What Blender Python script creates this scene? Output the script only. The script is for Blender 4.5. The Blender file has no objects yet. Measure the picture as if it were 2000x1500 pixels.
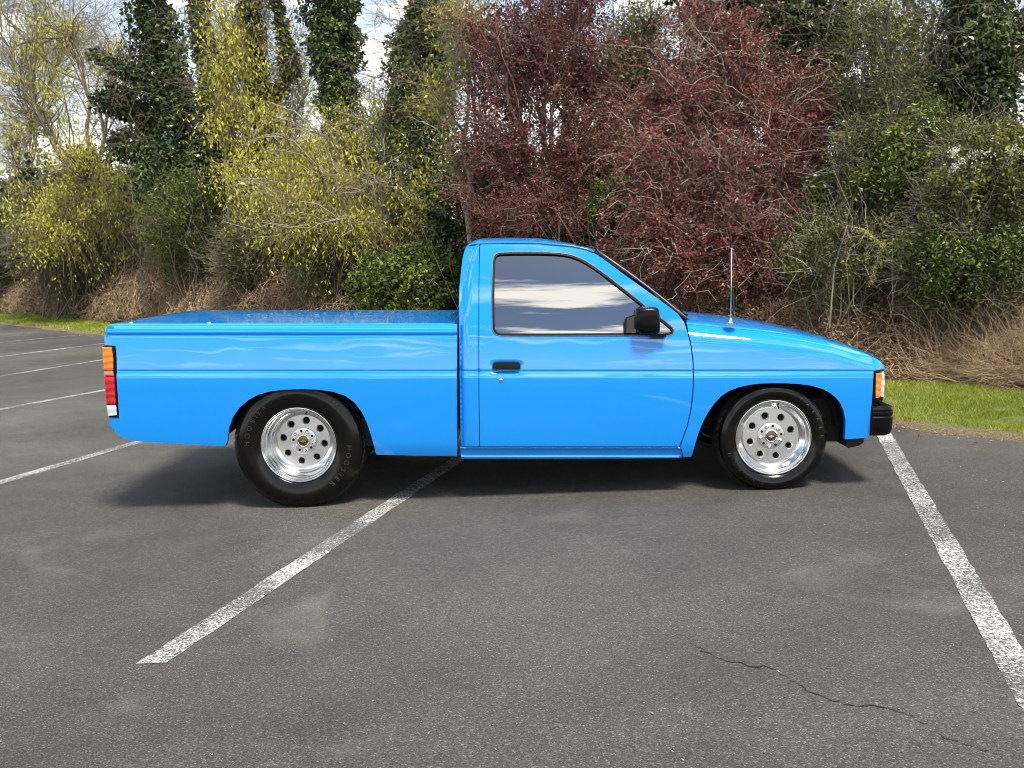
import bpy, math, random
import numpy as np
from mathutils import Vector, Matrix, Quaternion
from mathutils.geometry import delaunay_2d_cdt

R = math.radians
scene = bpy.context.scene
C = scene.collection
rng = np.random.default_rng(7)

# ------------------------------------------------------------------ camera frame
# "T" frame = the truck's own axes: x forward (right), y away from the camera, z up.
# The truck stands nose-down on its big rear tyres, so the T frame is turned by RAKE to the ground.
F_PX = 1900.0
PITCH = math.atan(242.0 / F_PX)
SP, CP = math.sin(PITCH), math.cos(PITCH)
CAM_Z = 1.283
SLOPE, XF = 0.039, 1.462
RAKE = math.atan(SLOPE)
ROT = Matrix.Rotation(RAKE, 4, 'Y')
OFF = Vector((0, 0, math.sin(RAKE) * XF))

def to_world(p):
    return ROT @ Vector(p) + OFF

def at(px, py, Y):                       # a photo point at depth Y -> T frame
    v = py - 750.0
    dy = F_PX * CP - v * SP
    return Vector(((px - 1000.0) / dy * Y, Y, CAM_Z - Y * (F_PX * SP + v * CP) / dy))

def atw(px, py, Y):
    return to_world(at(px, py, Y))

CAMW = to_world((0, 0, CAM_Z))
def ground(px, py):                      # a photo point on the flat ground -> world
    q = to_world(at(px, py, 1.0))
    d = q - CAMW
    s = -CAMW.z / d.z
    return CAMW + d * s

cam = bpy.data.cameras.new('camera')
cam.sensor_width = 36.0
cam.lens = 36.0 * F_PX / 2000.0
cam.clip_start = 0.05
cam.clip_end = 3000
camo = bpy.data.objects.new('camera', cam)
C.objects.link(camo)
camo.matrix_world = Matrix.Translation(CAMW) @ ROT @ Matrix.Rotation(math.pi / 2 - PITCH, 4, 'X')
scene.camera = camo

# ------------------------------------------------------------------ sky, sun, exposure
SUN_AZ, SUN_EL = R(150), R(63)           # azimuth clockwise from +Y (camera looks along +Y)
world = bpy.data.worlds.new('World')
scene.world = world
world.use_nodes = True
nt = world.node_tree
nt.nodes.clear()
def wn(t, **k):
    n = nt.nodes.new(t)
    for a, b in k.items(): setattr(n, a, b)
    return n
L = nt.links.new
sky = wn('ShaderNodeTexSky', sky_type='NISHITA', sun_disc=False)
sky.sun_elevation = SUN_EL
sky.sun_rotation = SUN_AZ
sky.air_density = 1.0; sky.dust_density = 0.7
bg_sky = wn('ShaderNodeBackground'); bg_sky.inputs[1].default_value = 0.115
L(sky.outputs[0], bg_sky.inputs[0])
tc = wn('ShaderNodeTexCoord')
sx = wn('ShaderNodeSeparateXYZ'); L(tc.outputs['Generated'], sx.inputs[0])
zz = wn('ShaderNodeMath', operation='MAXIMUM'); L(sx.outputs[2], zz.inputs[0]); zz.inputs[1].default_value = 0.0
za = wn('ShaderNodeMath', operation='ADD'); L(zz.outputs[0], za.inputs[0]); za.inputs[1].default_value = 0.20
dv = wn('ShaderNodeVectorMath', operation='DIVIDE'); L(tc.outputs['Generated'], dv.inputs[0])
cz3 = wn('ShaderNodeCombineXYZ')
for i in range(3): L(za.outputs[0], cz3.inputs[i])
L(cz3.outputs[0], dv.inputs[1])
mp = wn('ShaderNodeMapping'); mp.inputs['Scale'].default_value = (0.75, 1.15, 0.0); mp.inputs['Location'].default_value = (3.1, 1.7, 0)
L(dv.outputs[0], mp.inputs[0])
nz = wn('ShaderNodeTexNoise'); nz.inputs['Scale'].default_value = 3.3; nz.inputs['Detail'].default_value = 7.0
nz.inputs['Roughness'].default_value = 0.58; nz.inputs['Distortion'].default_value = 0.5
L(mp.outputs[0], nz.inputs['Vector'])
rp = wn('ShaderNodeValToRGB')
rp.color_ramp.elements[0].position = 0.52; rp.color_ramp.elements[0].color = (0, 0, 0, 1)
rp.color_ramp.elements[1].position = 0.62; rp.color_ramp.elements[1].color = (1, 1, 1, 1)
L(nz.outputs[0], rp.inputs[0])
# thin veil of haze towards the horizon, the same all round
hz = wn('ShaderNodeMapRange'); hz.inputs[1].default_value = 0.0; hz.inputs[2].default_value = 0.36
hz.inputs[3].default_value = 0.42; hz.inputs[4].default_value = 0.0
L(zz.outputs[0], hz.inputs[0])
mxf = wn('ShaderNodeMath', operation='MAXIMUM'); L(rp.outputs[0], mxf.inputs[0]); L(hz.outputs[0], mxf.inputs[1])
bg_cl = wn('ShaderNodeBackground'); bg_cl.inputs[0].default_value = (1.0, 0.945, 0.86, 1); bg_cl.inputs[1].default_value = 2.1
mxs = wn('ShaderNodeMixShader')
L(mxf.outputs[0], mxs.inputs[0]); L(bg_sky.outputs[0], mxs.inputs[1]); L(bg_cl.outputs[0], mxs.inputs[2])
wo = wn('ShaderNodeOutputWorld'); L(mxs.outputs[0], wo.inputs[0])

sun = bpy.data.lights.new('sun', 'SUN')
sun.energy = 4.6
sun.angle = R(14)
sun.color = (1.0, 0.90, 0.75)
suno = bpy.data.objects.new('sun', sun)
C.objects.link(suno)
sd = Vector((math.sin(SUN_AZ) * math.cos(SUN_EL), math.cos(SUN_AZ) * math.cos(SUN_EL), math.sin(SUN_EL)))
suno.rotation_euler = (-sd).to_track_quat('-Z', 'Y').to_euler()
suno.location = (0, 0, 30)

vs = scene.view_settings
vs.view_transform = 'Standard'; vs.look = 'None'; vs.gamma = 1.0; vs.use_curve_mapping = False
vs.exposure = 0.58
scene.render.engine = 'CYCLES'
scene.cycles.max_bounces = 5
scene.cycles.diffuse_bounces = 3
scene.cycles.glossy_bounces = 3
scene.cycles.transparent_max_bounces = 8
scene.cycles.filter_width = 1.0
scene.cycles.caustics_reflective = False
scene.cycles.caustics_refractive = False

# ------------------------------------------------------------------ materials
class NT:
    def __init__(self, name):
        self.m = bpy.data.materials.new(name); self.m.use_nodes = True
        self.t = self.m.node_tree; self.t.nodes.clear()
        self.out = self.n('ShaderNodeOutputMaterial')
    def n(self, t, ins=None, **k):
        nd = self.t.nodes.new(t)
        for a, b in k.items(): setattr(nd, a, b)
        for a, b in (ins or {}).items(): self.set(nd, a, b)
        return nd
    def set(self, nd, a, b):
        s = nd.inputs[a]
        if isinstance(b, bpy.types.NodeSocket): self.t.links.new(b, s)
        elif isinstance(b, bpy.types.Node): self.t.links.new(b.outputs[0], s)
        else:
            if isinstance(b, (tuple, list)) and s.type == 'RGBA' and len(b) == 3: b = (*b, 1)
            s.default_value = b
    def coord(self, scale=None, out='Object'):
        c = self.n('ShaderNodeTexCoord').outputs[out]
        if scale is None: return c
        return self.n('ShaderNodeMapping', {0: c, 'Scale': scale}).outputs[0]
    def noise(self, vec, scale, detail=4, rough=0.55, dist=0.0):
        return self.n('ShaderNodeTexNoise', {'Vector': vec, 'Scale': scale, 'Detail': detail, 'Roughness': rough, 'Distortion': dist}).outputs[0]
    def ramp(self, fac, stops):
        r = self.n('ShaderNodeValToRGB', {0: fac}); e = r.color_ramp.elements
        while len(e) < len(stops): e.new(0.5)
        for i, (p, c) in enumerate(stops):
            e[i].position = p; e[i].color = (*c, 1) if len(c) == 3 else c
        return r.outputs[0]
    def mix(self, f, a, b, mode='MIX'):
        m = self.n('ShaderNodeMix', data_type='RGBA', blend_type=mode)
        self.set(m, 0, f); self.set(m, 6, a); self.set(m, 7, b)
        return m.outputs[2]
    def math(self, op, a, b=0.0):
        return self.n('ShaderNodeMath', {0: a, 1: b}, operation=op).outputs[0]
    def bump(self, h, strength=0.3, dist=0.01):
        return self.n('ShaderNodeBump', {'Height': h, 'Strength': strength, 'Distance': dist}).outputs[0]
    def bsdf(self, **k):
        p = self.n('ShaderNodeBsdfPrincipled')
        for a, b in k.items(): self.set(p, a.replace('_', ' '), b)
        self.t.links.new(p.outputs[0], self.out.inputs[0])
        return p

def simple(name, col, rough=0.5, metal=0.0, var=0.12, scale=40, bump=0.0, **k):
    m = NT(name); v = m.coord()
    n = m.noise(v, scale, 4)
    c2 = tuple(x * (1 - var) for x in col); c3 = tuple(min(1, x * (1 + var)) for x in col)
    col_o = m.ramp(n, [(0.3, c2), (0.7, c3)])
    ins = dict(Base_Color=col_o, Roughness=rough, Metallic=metal)
    if bump: ins['Normal'] = m.bump(n, bump, 0.004)
    p = m.bsdf(**ins)
    for a, b in k.items(): m.set(p, a.replace('_', ' '), b)
    return m.m

def leaf_mat(name, stops, rough=0.45, trans=0.3, spec=0.4):
    m = NT(name)
    a = m.n('ShaderNodeAttribute', attribute_name='tone').outputs['Fac']
    col = m.ramp(a, stops)
    p = m.n('ShaderNodeBsdfPrincipled', {'Base Color': col, 'Roughness': rough, 'Specular IOR Level': spec})
    t = m.n('ShaderNodeBsdfTranslucent', {0: col})
    s = m.n('ShaderNodeMixShader', {0: trans, 1: p.outputs[0], 2: t.outputs[0]})
    m.t.links.new(s.outputs[0], m.out.inputs[0])
    return m.m

M = {}
# blue car paint: coat with a trace of orange peel
m = NT('blue_paint'); v = m.coord()
peel = m.bump(m.noise(v, 260, 2), 0.012, 0.002)
wave = m.noise(m.coord((1.0, 1.0, 1.6)), 3.2, 1.0)
bmp = m.n('ShaderNodeBump', {'Height': wave, 'Strength': 0.26, 'Distance': 0.012, 'Normal': peel}).outputs[0]
m.bsdf(Base_Color=(0.0, 0.245, 0.76), Roughness=0.5, Specular_IOR_Level=0.0, Coat_Weight=1.0, Coat_Roughness=0.015, Coat_IOR=1.82, Coat_Normal=bmp)
M['paint'] = m.m
# bed inner paint: scuffed, same blue
m = NT('scuffed_blue_paint'); v = m.coord((6, 6, 2))
sc = m.ramp(m.noise(v, 9, 8, 0.75, 0.4), [(0.56, (0, 0, 0)), (0.66, (1, 1, 1))])
col = m.mix(m.math('MULTIPLY', sc, 0.42), (0.015, 0.135, 0.40), (0.42, 0.55, 0.65))
m.bsdf(Base_Color=col, Roughness=0.33, Coat_Weight=0.4, Coat_Roughness=0.15)
M['paint_in'] = m.m
M['black'] = simple('black_plastic', (0.007, 0.007, 0.008), 0.42, bump=0.02, Specular_IOR_Level=0.3)
M['gloss_black'] = simple('gloss_black_plastic', (0.0025, 0.0025, 0.003), 0.26, Specular_IOR_Level=0.2)
M['under'] = simple('underbody_black', (0.008, 0.008, 0.008), 0.8)
M['seal'] = simple('rubber_seal', (0.006, 0.006, 0.006), 0.45, Specular_IOR_Level=0.25)
M['seal_grey'] = simple('grey_trim', (0.16, 0.16, 0.165), 0.35, 0.5)
M['alu'] = simple('polished_aluminium', (0.70, 0.71, 0.71), 0.17, 1.0, var=0.06, scale=14)
M['alu_disc'] = simple('brushed_aluminium', (0.76, 0.76, 0.75), 0.36, 1.0, var=0.08, scale=30)
M['chrome'] = simple('chrome', (0.86, 0.86, 0.85), 0.06, 1.0, var=0.02)
M['gold'] = simple('gold_emblem', (0.16, 0.13, 0.05), 0.3, 0.9)
M['hole_shade'] = simple('recess_shade_black', (0.004, 0.004, 0.004), 0.9)  # black that stands for the shade inside wheel openings
m = NT('window_tint'); v = m.coord()
gb = m.bump(m.noise(v, 2.2, 1), 0.05, 0.01)
m.bsdf(Base_Color=(0.29, 0.295, 0.30), Metallic=1.0, Roughness=0.02, Normal=gb)
M['glass'] = m.m
m = NT('windscreen_glass')
m.bsdf(Base_Color=(0.012, 0.014, 0.014), Roughness=0.03, Specular_IOR_Level=0.6)
M['screen'] = m.m
M['interior'] = simple('seat_fabric', (0.05, 0.05, 0.055), 0.9)
def lens(name, col, rough=0.12):
    m = NT(name); v = m.coord((1, 1, 1))
    w = m.n('ShaderNodeTexWave', {'Vector': v, 'Scale': 48.0}, bands_direction='Z').outputs[1]
    n = m.noise(v, 30, 2)
    c = m.mix(n, tuple(x * 0.75 for x in col), col)
    m.bsdf(Base_Color=c, Roughness=rough, Coat_Weight=0.6, Coat_Roughness=0.03, Normal=m.bump(w, 0.6, 0.003), Subsurface_Weight=0.15)
    return m.m
M['amber'] = lens('amber_lens', (0.95, 0.26, 0.015))
M['red'] = lens('red_lens', (0.58, 0.003, 0.005))
M['pink'] = lens('pale_red_lens', (0.75, 0.20, 0.20))
M['clear'] = lens('clear_lens', (0.75, 0.76, 0.76))
# tyre
m = NT('tyre_rubber'); v = m.coord()
n = m.noise(v, 60, 5)
m.bsdf(Base_Color=m.ramp(n, [(0.3, (0.002,) * 3), (0.75, (0.0045,) * 3)]), Roughness=m.ramp(n, [(0.3, (0.15,) * 3), (0.7, (0.22,) * 3)]), Specular_IOR_Level=0.33, Normal=m.bump(n, 0.05, 0.002))
M['tyre'] = m.m
M['tread'] = simple('tread_rubber', (0.010, 0.010, 0.0095), 0.75, bump=0.1)
M['letter'] = simple('raised_letter_rubber', (0.0075, 0.0075, 0.0075), 0.6)
# asphalt
m = NT('asphalt'); v = m.coord()
big = m.noise(v, 0.35, 5, 0.55, 0.6)
mid = m.noise(v, 2.6, 6, 0.65, 0.3)
base = m.ramp(big, [(0.30, (0.036, 0.0365, 0.037)), (0.50, (0.060, 0.0595, 0.059)), (0.70, (0.108, 0.105, 0.100))])
base = m.mix(m.ramp(mid, [(0.35, (0, 0, 0)), (0.75, (0.55,) * 3)]), base, (0.098, 0.095, 0.091))
vor = m.n('ShaderNodeTexVoronoi', {'Vector': v, 'Scale': 215.0, 'Randomness': 1.0})
stone_v = m.n('ShaderNodeSeparateColor', {0: vor.outputs['Color']}).outputs[0]
agg = m.ramp(stone_v, [(0.0, (0.5,) * 3), (0.45, (0.85,) * 3), (0.80, (1.2,) * 3), (0.93, (1.5,) * 3), (1.0, (2.6,) * 3)])
ag = m.mix(1.0, base, agg, 'MULTIPLY')
fine = m.noise(v, 330, 3, 0.7)
ag = m.mix(m.ramp(fine, [(0.42, (0, 0, 0)), (0.62, (0.6,) * 3)]), ag, m.mix(0.5, ag, (0.012, 0.012, 0.012)))
dusty = m.ramp(m.noise(v, 0.85, 6, 0.62, 1.2), [(0.58, (0, 0, 0)), (0.76, (0.6,) * 3)])
ag = m.mix(dusty, ag, m.mix(0.5, ag, (0.20, 0.19, 0.175)))
oil = m.ramp(m.noise(m.coord((0.5, 1.4, 1)), 1.1, 5, 0.6, 0.8), [(0.55, (0, 0, 0)), (0.72, (0.5,) * 3)])
ag = m.mix(oil, ag, m.mix(0.5, ag, (0.02, 0.02, 0.022)))
h = m.math('ADD', m.math('MULTIPLY', vor.outputs['Distance'], -0.9), m.math('MULTIPLY', fine, 0.5))
m.bsdf(Base_Color=ag, Roughness=0.82, Specular_IOR_Level=0.35, Normal=m.bump(h, 0.5, 0.005))
M['asphalt'] = m.m
# worn road paint
m = NT('worn_white_paint'); v = m.coord()
wear = m.noise(v, 95, 5, 0.75)
patch = m.noise(v, 1.7, 3, 0.5)
thr = m.math('ADD', m.math('MULTIPLY', patch, 0.55), m.math('MULTIPLY', wear, 1.15))
alpha = m.ramp(thr, [(0.72, (0.95,) * 3), (0.92, (0.05,) * 3)])
p = m.n('ShaderNodeBsdfPrincipled', {'Base Color': m.ramp(m.noise(v, 20, 4), [(0.3, (0.42, 0.43, 0.435)), (0.7, (0.56, 0.58, 0.59))]), 'Roughness': 0.7, 'Normal': m.bump(wear, 0.4, 0.003)})
tr = m.n('ShaderNodeBsdfTransparent')
s = m.n('ShaderNodeMixShader', {0: alpha, 1: tr.outputs[0], 2: p.outputs[0]})
m.t.links.new(s.outputs[0], m.out.inputs[0])
M['line'] = m.m
M['crack'] = simple('crack_shade', (0.008, 0.008, 0.008), 0.95)
# verge soil: by distance behind the kerb line (stored per vertex in attribute "dist")
m = NT('verge_soil'); v = m.coord()
d = m.n('ShaderNodeAttribute', attribute_name='dist').outputs['Fac']
n1 = m.noise(v, 9, 6, 0.7); n2 = m.noise(v, 60, 4, 0.7)
dd = m.math('ADD', d, m.math('MULTIPLY', m.math('SUBTRACT', n1, 0.5), 0.5))
dirt = m.ramp(n2, [(0.3, (0.07, 0.052, 0.032)), (0.55, (0.18, 0.14, 0.085)), (0.75, (0.34, 0.28, 0.18))])
turf = m.ramp(n2, [(0.3, (0.06, 0.085, 0.015)), (0.7, (0.15, 0.19, 0.035))])
litter = m.ramp(n2, [(0.3, (0.028, 0.020, 0.013)), (0.6, (0.10, 0.065, 0.04)), (0.8, (0.19, 0.13, 0.085))])
c = m.mix(m.n('ShaderNodeMapRange', {0: dd, 1: 0.02, 2: 0.20}).outputs[0], dirt, turf)
c = m.mix(m.n('ShaderNodeMapRange', {0: dd, 1: 1.55, 2: 2.0}).outputs[0], c, litter)
m.bsdf(Base_Color=c, Roughness=0.95, Normal=m.bump(n2, 0.8, 0.03))
M['soil'] = m.m
M['far'] = simple('far_ground', (0.06, 0.07, 0.035), 0.95, var=0.4, scale=0.3)
# bark and twigs
def bark(name, a, b, sc=30):
    m = NT(name); v = m.coord((1, 1, 0.35)); n = m.noise(v, sc, 5, 0.65)
    m.bsdf(Base_Color=m.ramp(n, [(0.3, a), (0.7, b)]), Roughness=0.9, Normal=m.bump(n, 0.5, 0.01))
    return m.m
M['bark'] = bark('brown_bark', (0.045, 0.036, 0.026), (0.13, 0.11, 0.085))
M['pale_bark'] = bark('lichen_bark', (0.16, 0.145, 0.115), (0.40, 0.38, 0.31), 12)
M['twig'] = bark('grey_twigs', (0.07, 0.058, 0.042), (0.21, 0.18, 0.135), 5)
M['olive_twig'] = bark('olive_twigs', (0.12, 0.105, 0.05), (0.30, 0.26, 0.13), 5)
M['red_twig'] = bark('plum_twigs', (0.09, 0.066, 0.052), (0.26, 0.20, 0.165), 5)
M['cane'] = bark('dry_canes', (0.17, 0.105, 0.06), (0.52, 0.37, 0.23), 1.6)
M['straw'] = bark('straw_canes', (0.14, 0.095, 0.055), (0.54, 0.41, 0.26), 2.2)
M['l_red'] = leaf_mat('plum_leaves', [(0.0, (0.075, 0.032, 0.028)), (0.5, (0.175, 0.046, 0.043)), (0.85, (0.32, 0.080, 0.073)), (1.0, (0.36, 0.20, 0.14))], 0.4, 0.30)
M['l_yellow'] = leaf_mat('yellow_green_leaves', [(0.0, (0.19, 0.22, 0.025)), (0.5, (0.46, 0.47, 0.055)), (1.0, (0.74, 0.71, 0.13))], 0.5, 0.4)
M['l_pale'] = leaf_mat('pale_spring_leaves', [(0.0, (0.22, 0.22, 0.05)), (1.0, (0.60, 0.58, 0.20))], 0.5, 0.45)
M['l_ivy'] = leaf_mat('ivy_leaves', [(0.0, (0.014, 0.026, 0.008)), (0.5, (0.040, 0.068, 0.016)), (0.85, (0.10, 0.15, 0.028)), (1.0, (0.21, 0.24, 0.05))], 0.32, 0.16, 0.5)
M['l_green'] = leaf_mat('shrub_leaves', [(0.0, (0.028, 0.045, 0.010)), (0.55, (0.10, 0.145, 0.022)), (1.0, (0.27, 0.32, 0.055))], 0.42, 0.3)
M['l_olive'] = leaf_mat('olive_leaves', [(0.0, (0.045, 0.052, 0.014)), (0.6, (0.13, 0.14, 0.033)), (1.0, (0.27, 0.27, 0.08))], 0.45, 0.3)
M['l_white'] = leaf_mat('white_blossom', [(0.0, (0.50, 0.52, 0.42)), (1.0, (0.85, 0.85, 0.80))], 0.6, 0.3)
M['l_brown'] = leaf_mat('dead_leaves', [(0.0, (0.06, 0.036, 0.022)), (0.6, (0.22, 0.135, 0.08)), (1.0, (0.50, 0.37, 0.25))], 0.7, 0.15)
M['grass'] = leaf_mat('grass_blades', [(0.0, (0.14, 0.19, 0.025)), (0.6, (0.30, 0.37, 0.050)), (0.93, (0.45, 0.50, 0.09)), (1.0, (0.62, 0.54, 0.28))], 0.5, 0.35)

# ------------------------------------------------------------------ mesh helpers
def tag(o, label=None, cat=None, group=None, kind=None):
    if label: o['label'] = label
    if cat: o['category'] = cat
    if group: o['group'] = group
    if kind: o['kind'] = kind
    return o

def empty(name, loc=(0, 0, 0)):
    o = bpy.data.objects.new(name, None); o.empty_display_size = 0.2
    C.objects.link(o); o.location = loc
    return o

def obj(name, me, mat=None, parent=None):
    o = bpy.data.objects.new(name, me)
    if mat is not None and not me.materials: me.materials.append(mat)
    C.objects.link(o)
    if parent is not None: o.parent = parent
    return o

def fast_mesh(name, V, Q, tone=None, attr='tone', smooth=False):
    """V (n,3), Q (m,k) same-size faces, straight from numpy"""
    V = np.asarray(V, np.float32); Q = np.asarray(Q, np.int32)
    me = bpy.data.meshes.new(name)
    k = Q.shape[1]
    me.vertices.add(len(V)); me.vertices.foreach_set('co', V.ravel())
    me.loops.add(Q.size); me.loops.foreach_set('vertex_index', Q.ravel())
    me.polygons.add(len(Q))
    me.polygons.foreach_set('loop_start', np.arange(0, Q.size, k, dtype=np.int32))
    me.polygons.foreach_set('use_smooth', np.full(len(Q), smooth))
    me.update(calc_edges=True)
    if tone is not None:
        a = me.attributes.new(attr, 'FLOAT', 'POINT'); a.data.foreach_set('value', np.asarray(tone, np.float32))
    return me

class MB:
    """collects shapes (verts, faces) -> one mesh"""
    def __init__(self): self.v = []; self.f = []; self.mi = []; self.cur = 0
    def add(self, V, F):
        b = len(self.v); self.v += [tuple(p) for p in V]; self.f += [tuple(i + b for i in f) for f in F]; self.mi += [self.cur] * len(F)
        return self
    def box(self, a, b, bev=0.0):
        (x0, y0, z0), (x1, y1, z1) = a, b
        e = bev
        if e <= 0:
            V = [(x, y, z) for x in (x0, x1) for y in (y0, y1) for z in (z0, z1)]
            return self.add(V, [(0, 1, 3, 2), (4, 6, 7, 5), (0, 4, 5, 1), (2, 3, 7, 6), (0, 2, 6, 4), (1, 5, 7, 3)])
        # chamfered in the x/z outline
        o = [(x0 + e, z0), (x1 - e, z0), (x1, z0 + e), (x1, z1 - e), (x1 - e, z1), (x0 + e, z1), (x0, z1 - e), (x0, z0 + e)]
        return self.prism(o, y0, y1)
    def prism(self, o, y0, y1):
        n = len(o)
        V = [(x, y0, z) for x, z in o] + [(x, y1, z) for x, z in o]
        F = [tuple(range(n)), tuple(range(2 * n - 1, n - 1, -1))] + [(i, i + n, (i + 1) % n + n, (i + 1) % n) for i in range(n)]
        return self.add(V, F)
    def tube(self, pts, r, n=8, cap=True):
        pts = [Vector(p) for p in pts]
        rs = r if isinstance(r, (list, tuple)) else [r] * len(pts)
        V = []; F = []
        for i, p in enumerate(pts):
            t = (pts[min(i + 1, len(pts) - 1)] - pts[max(i - 1, 0)]).normalized()
            a = t.cross(Vector((0, 0, 1)) if abs(t.z) < 0.9 else Vector((1, 0, 0))).normalized(); b = t.cross(a)
            for k in range(n):
                w = 2 * math.pi * k / n
                V.append(p + (a * math.cos(w) + b * math.sin(w)) * rs[i])
        for i in range(len(pts) - 1):
            for k in range(n):
                F.append((i * n + k, i * n + (k + 1) % n, (i + 1) * n + (k + 1) % n, (i + 1) * n + k))
        if cap:
            F.append(tuple(range(n - 1, -1, -1))); F.append(tuple(range((len(pts) - 1) * n, len(pts) * n)))
        return self.add(V, F)
    def lathe(self, prof, n=64, c=(0, 0, 0), closed=False):
        """prof: (r, y) turned about the y axis"""
        V = []; F = []
        for r, y in prof:
            for k in range(n):
                w = 2 * math.pi * k / n
                V.append((c[0] + r * math.cos(w), c[1] + y, c[2] + r * math.sin(w)))
        m_ = len(prof)
        for i in range(m_ if closed else m_ - 1):
            j = (i + 1) % m_
            for k in range(n):
                F.append((i * n + k, j * n + k, j * n + (k + 1) % n, i * n + (k + 1) % n))
        return self.add(V, F)
    def build(self, name, mat=None, parent=None, smooth=False, angle=None, mats=None, off=None):
        me = bpy.data.meshes.new(name)
        V = self.v if off is None else [(a - off[0], b - off[1], c - off[2]) for a, b, c in self.v]
        me.from_pydata(V, [], self.f)
        if mats:
            for q in mats: me.materials.append(q)
            me.polygons.foreach_set('material_index', self.mi)
        if smooth or angle:
            me.polygons.foreach_set('use_smooth', [True] * len(me.polygons))
            if angle: me.set_sharp_from_angle(angle=R(angle))
        return obj(name, me, mat, parent)

# ------------------------------------------------------------------ ground
EDGE0 = ground(1750, 833); EDGE1 = ground(195, 655)
TD = (EDGE1 - EDGE0); TD.z = 0; TD.normalize()            # along the verge, towards far left
ND = Vector((-TD.y, TD.x, 0))
if ND.y < 0: ND = -ND                                       # away from the car park
def verge(t, d, z=0.0):
    p = EDGE0 + TD * t + ND * d
    return Vector((p.x, p.y, z))
def verge_td(p):
    q = Vector((p[0], p[1], 0)) - Vector((EDGE0.x, EDGE0.y, 0))
    return q.dot(TD), q.dot(ND)
def sstep(a, b, x):
    x = np.clip((x - a) / (b - a), 0, 1); return x * x * (3 - 2 * x)
def bank_h(d):
    return 0.035 + 0.05 * sstep(0.0, 1.5, d) + 0.75 * sstep(2.2, 8.0, d)

def sheet(name, pts, z, mat, parent=None):
    me = bpy.data.meshes.new(name)
    me.from_pydata([(p[0], p[1], z) for p in pts], [], [tuple(range(len(pts)))])
    return obj(name, me, mat, parent)

lot = sheet('parking_lot', [(-400, -400), (400, -400), (400, 400), (-400, 400)], 0.0, M['asphalt'])
tag(lot, kind='structure')

# verge and wood floor: one sheet, its near edge a ragged line
nt_, nd_ = 420, 60
ts = np.concatenate([np.linspace(-60, -6, 40), np.linspace(-5.9, 36, 300), np.linspace(36.5, 160, 80)])
ds = np.concatenate([[-0.03, 0.0], np.linspace(0.04, 2.4, 28), np.linspace(2.6, 9, 20), np.linspace(10, 90, 10)])
TT, DD = np.meshgrid(ts, ds, indexing='ij')
rag = (np.sin(TT * 2.3) * 0.05 + np.sin(TT * 7.1 + 1) * 0.035 + np.sin(TT * 17.7) * 0.02 + rng.normal(0, 0.02, TT.shape[0])[:, None]) * np.clip(1 - DD / 0.6, 0, 1)
HH = bank_h(DD) + (rng.normal(0, 0.012, TT.shape)) * (DD > 0.05)
HH = np.where(DD < 0, -0.02, np.where(DD < 0.02, 0.012, HH))
D2 = DD + rag
VX = EDGE0.x + TD.x * TT + ND.x * D2; VY = EDGE0.y + TD.y * TT + ND.y * D2
Vv = np.stack([VX, VY, HH], -1).reshape(-1, 3)
a_, b_ = TT.shape
ii = np.arange(a_ * b_).reshape(a_, b_)
Q = np.stack([ii[:-1, :-1], ii[1:, :-1], ii[1:, 1:], ii[:-1, 1:]], -1).reshape(-1, 4)
n0 = np.cross(Vv[Q[0, 1]] - Vv[Q[0, 0]], Vv[Q[0, 3]] - Vv[Q[0, 0]])
if n0[2] < 0: Q = Q[:, ::-1]
vg = obj('verge', fast_mesh('verge', Vv, Q, DD.reshape(-1), 'dist', True), M['soil'])
tag(vg, kind='structure')

# painted stall lines
def line_strip(p, q, w=0.105, ragged=0.004, skew=0.0):
    p = Vector((p.x, p.y, 0)); q = Vector((q.x, q.y, 0))
    d = (q - p).normalized(); nrm = Vector((-d.y, d.x, 0))
    ln = (q - p).length; n = max(2, int(ln / 0.06))
    V = []; F = []
    for i in range(n + 1):
        f = i / n
        for s in (-1, 1):
            sh = skew * s * max(0, 1 - f * ln / 0.3)
            e = p + d * (ln * f + sh) + nrm * s * (w / 2 + random.uniform(-ragged, ragged))
            V.append((e.x, e.y, 0.004))
    for i in range(n): F.append((2 * i, 2 * i + 2, 2 * i + 3, 2 * i + 1) if True else None)
    return V, F
random.seed(3)
def to_verge(a, b, stop=0.12):
    """a,b ground points; run from a through b up to the verge"""
    d = (b - a); d.z = 0; d.normalize()
    _, da = verge_td(a); k = d.dot(ND)
    return a + d * ((-stop - da) / k)
A0 = ground(296, 1297); A1 = ground(880, 907)
B0 = ground(1812, 1000); B1 = ground(1952, 1247)
dB = (B1 - B0).normalized()
dA = (A1 - A0).normalized()
specs = [(A0, to_verge(A0, A1), -(dA.x * .105) / (2 * dA.y))]
specs.append((B1 + dB * 1.6, to_verge(B1, B0), 0.0))
C0, C1 = ground(0, 943), ground(275, 862)
specs.append((C0 + (C0 - C1).normalized() * 1.2, to_verge(C0, C1), 0.0))
for (ya, xb, yb) in ((800, 195, 764), (735, 195, 704), (697, 195, 672), (669, 150, 655)):
    a = ground(0, ya); b = ground(xb, yb)
    specs.append((a + (a - b).normalized() * 2.5, to_verge(a, b), 0.0))
for p, q, sk in specs:
    V, F = line_strip(p, q, skew=sk)
    me = bpy.data.meshes.new('parking_line'); me.from_pydata(V, [], F)
    o = obj('parking_line', me, M['line'], lot)

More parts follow.
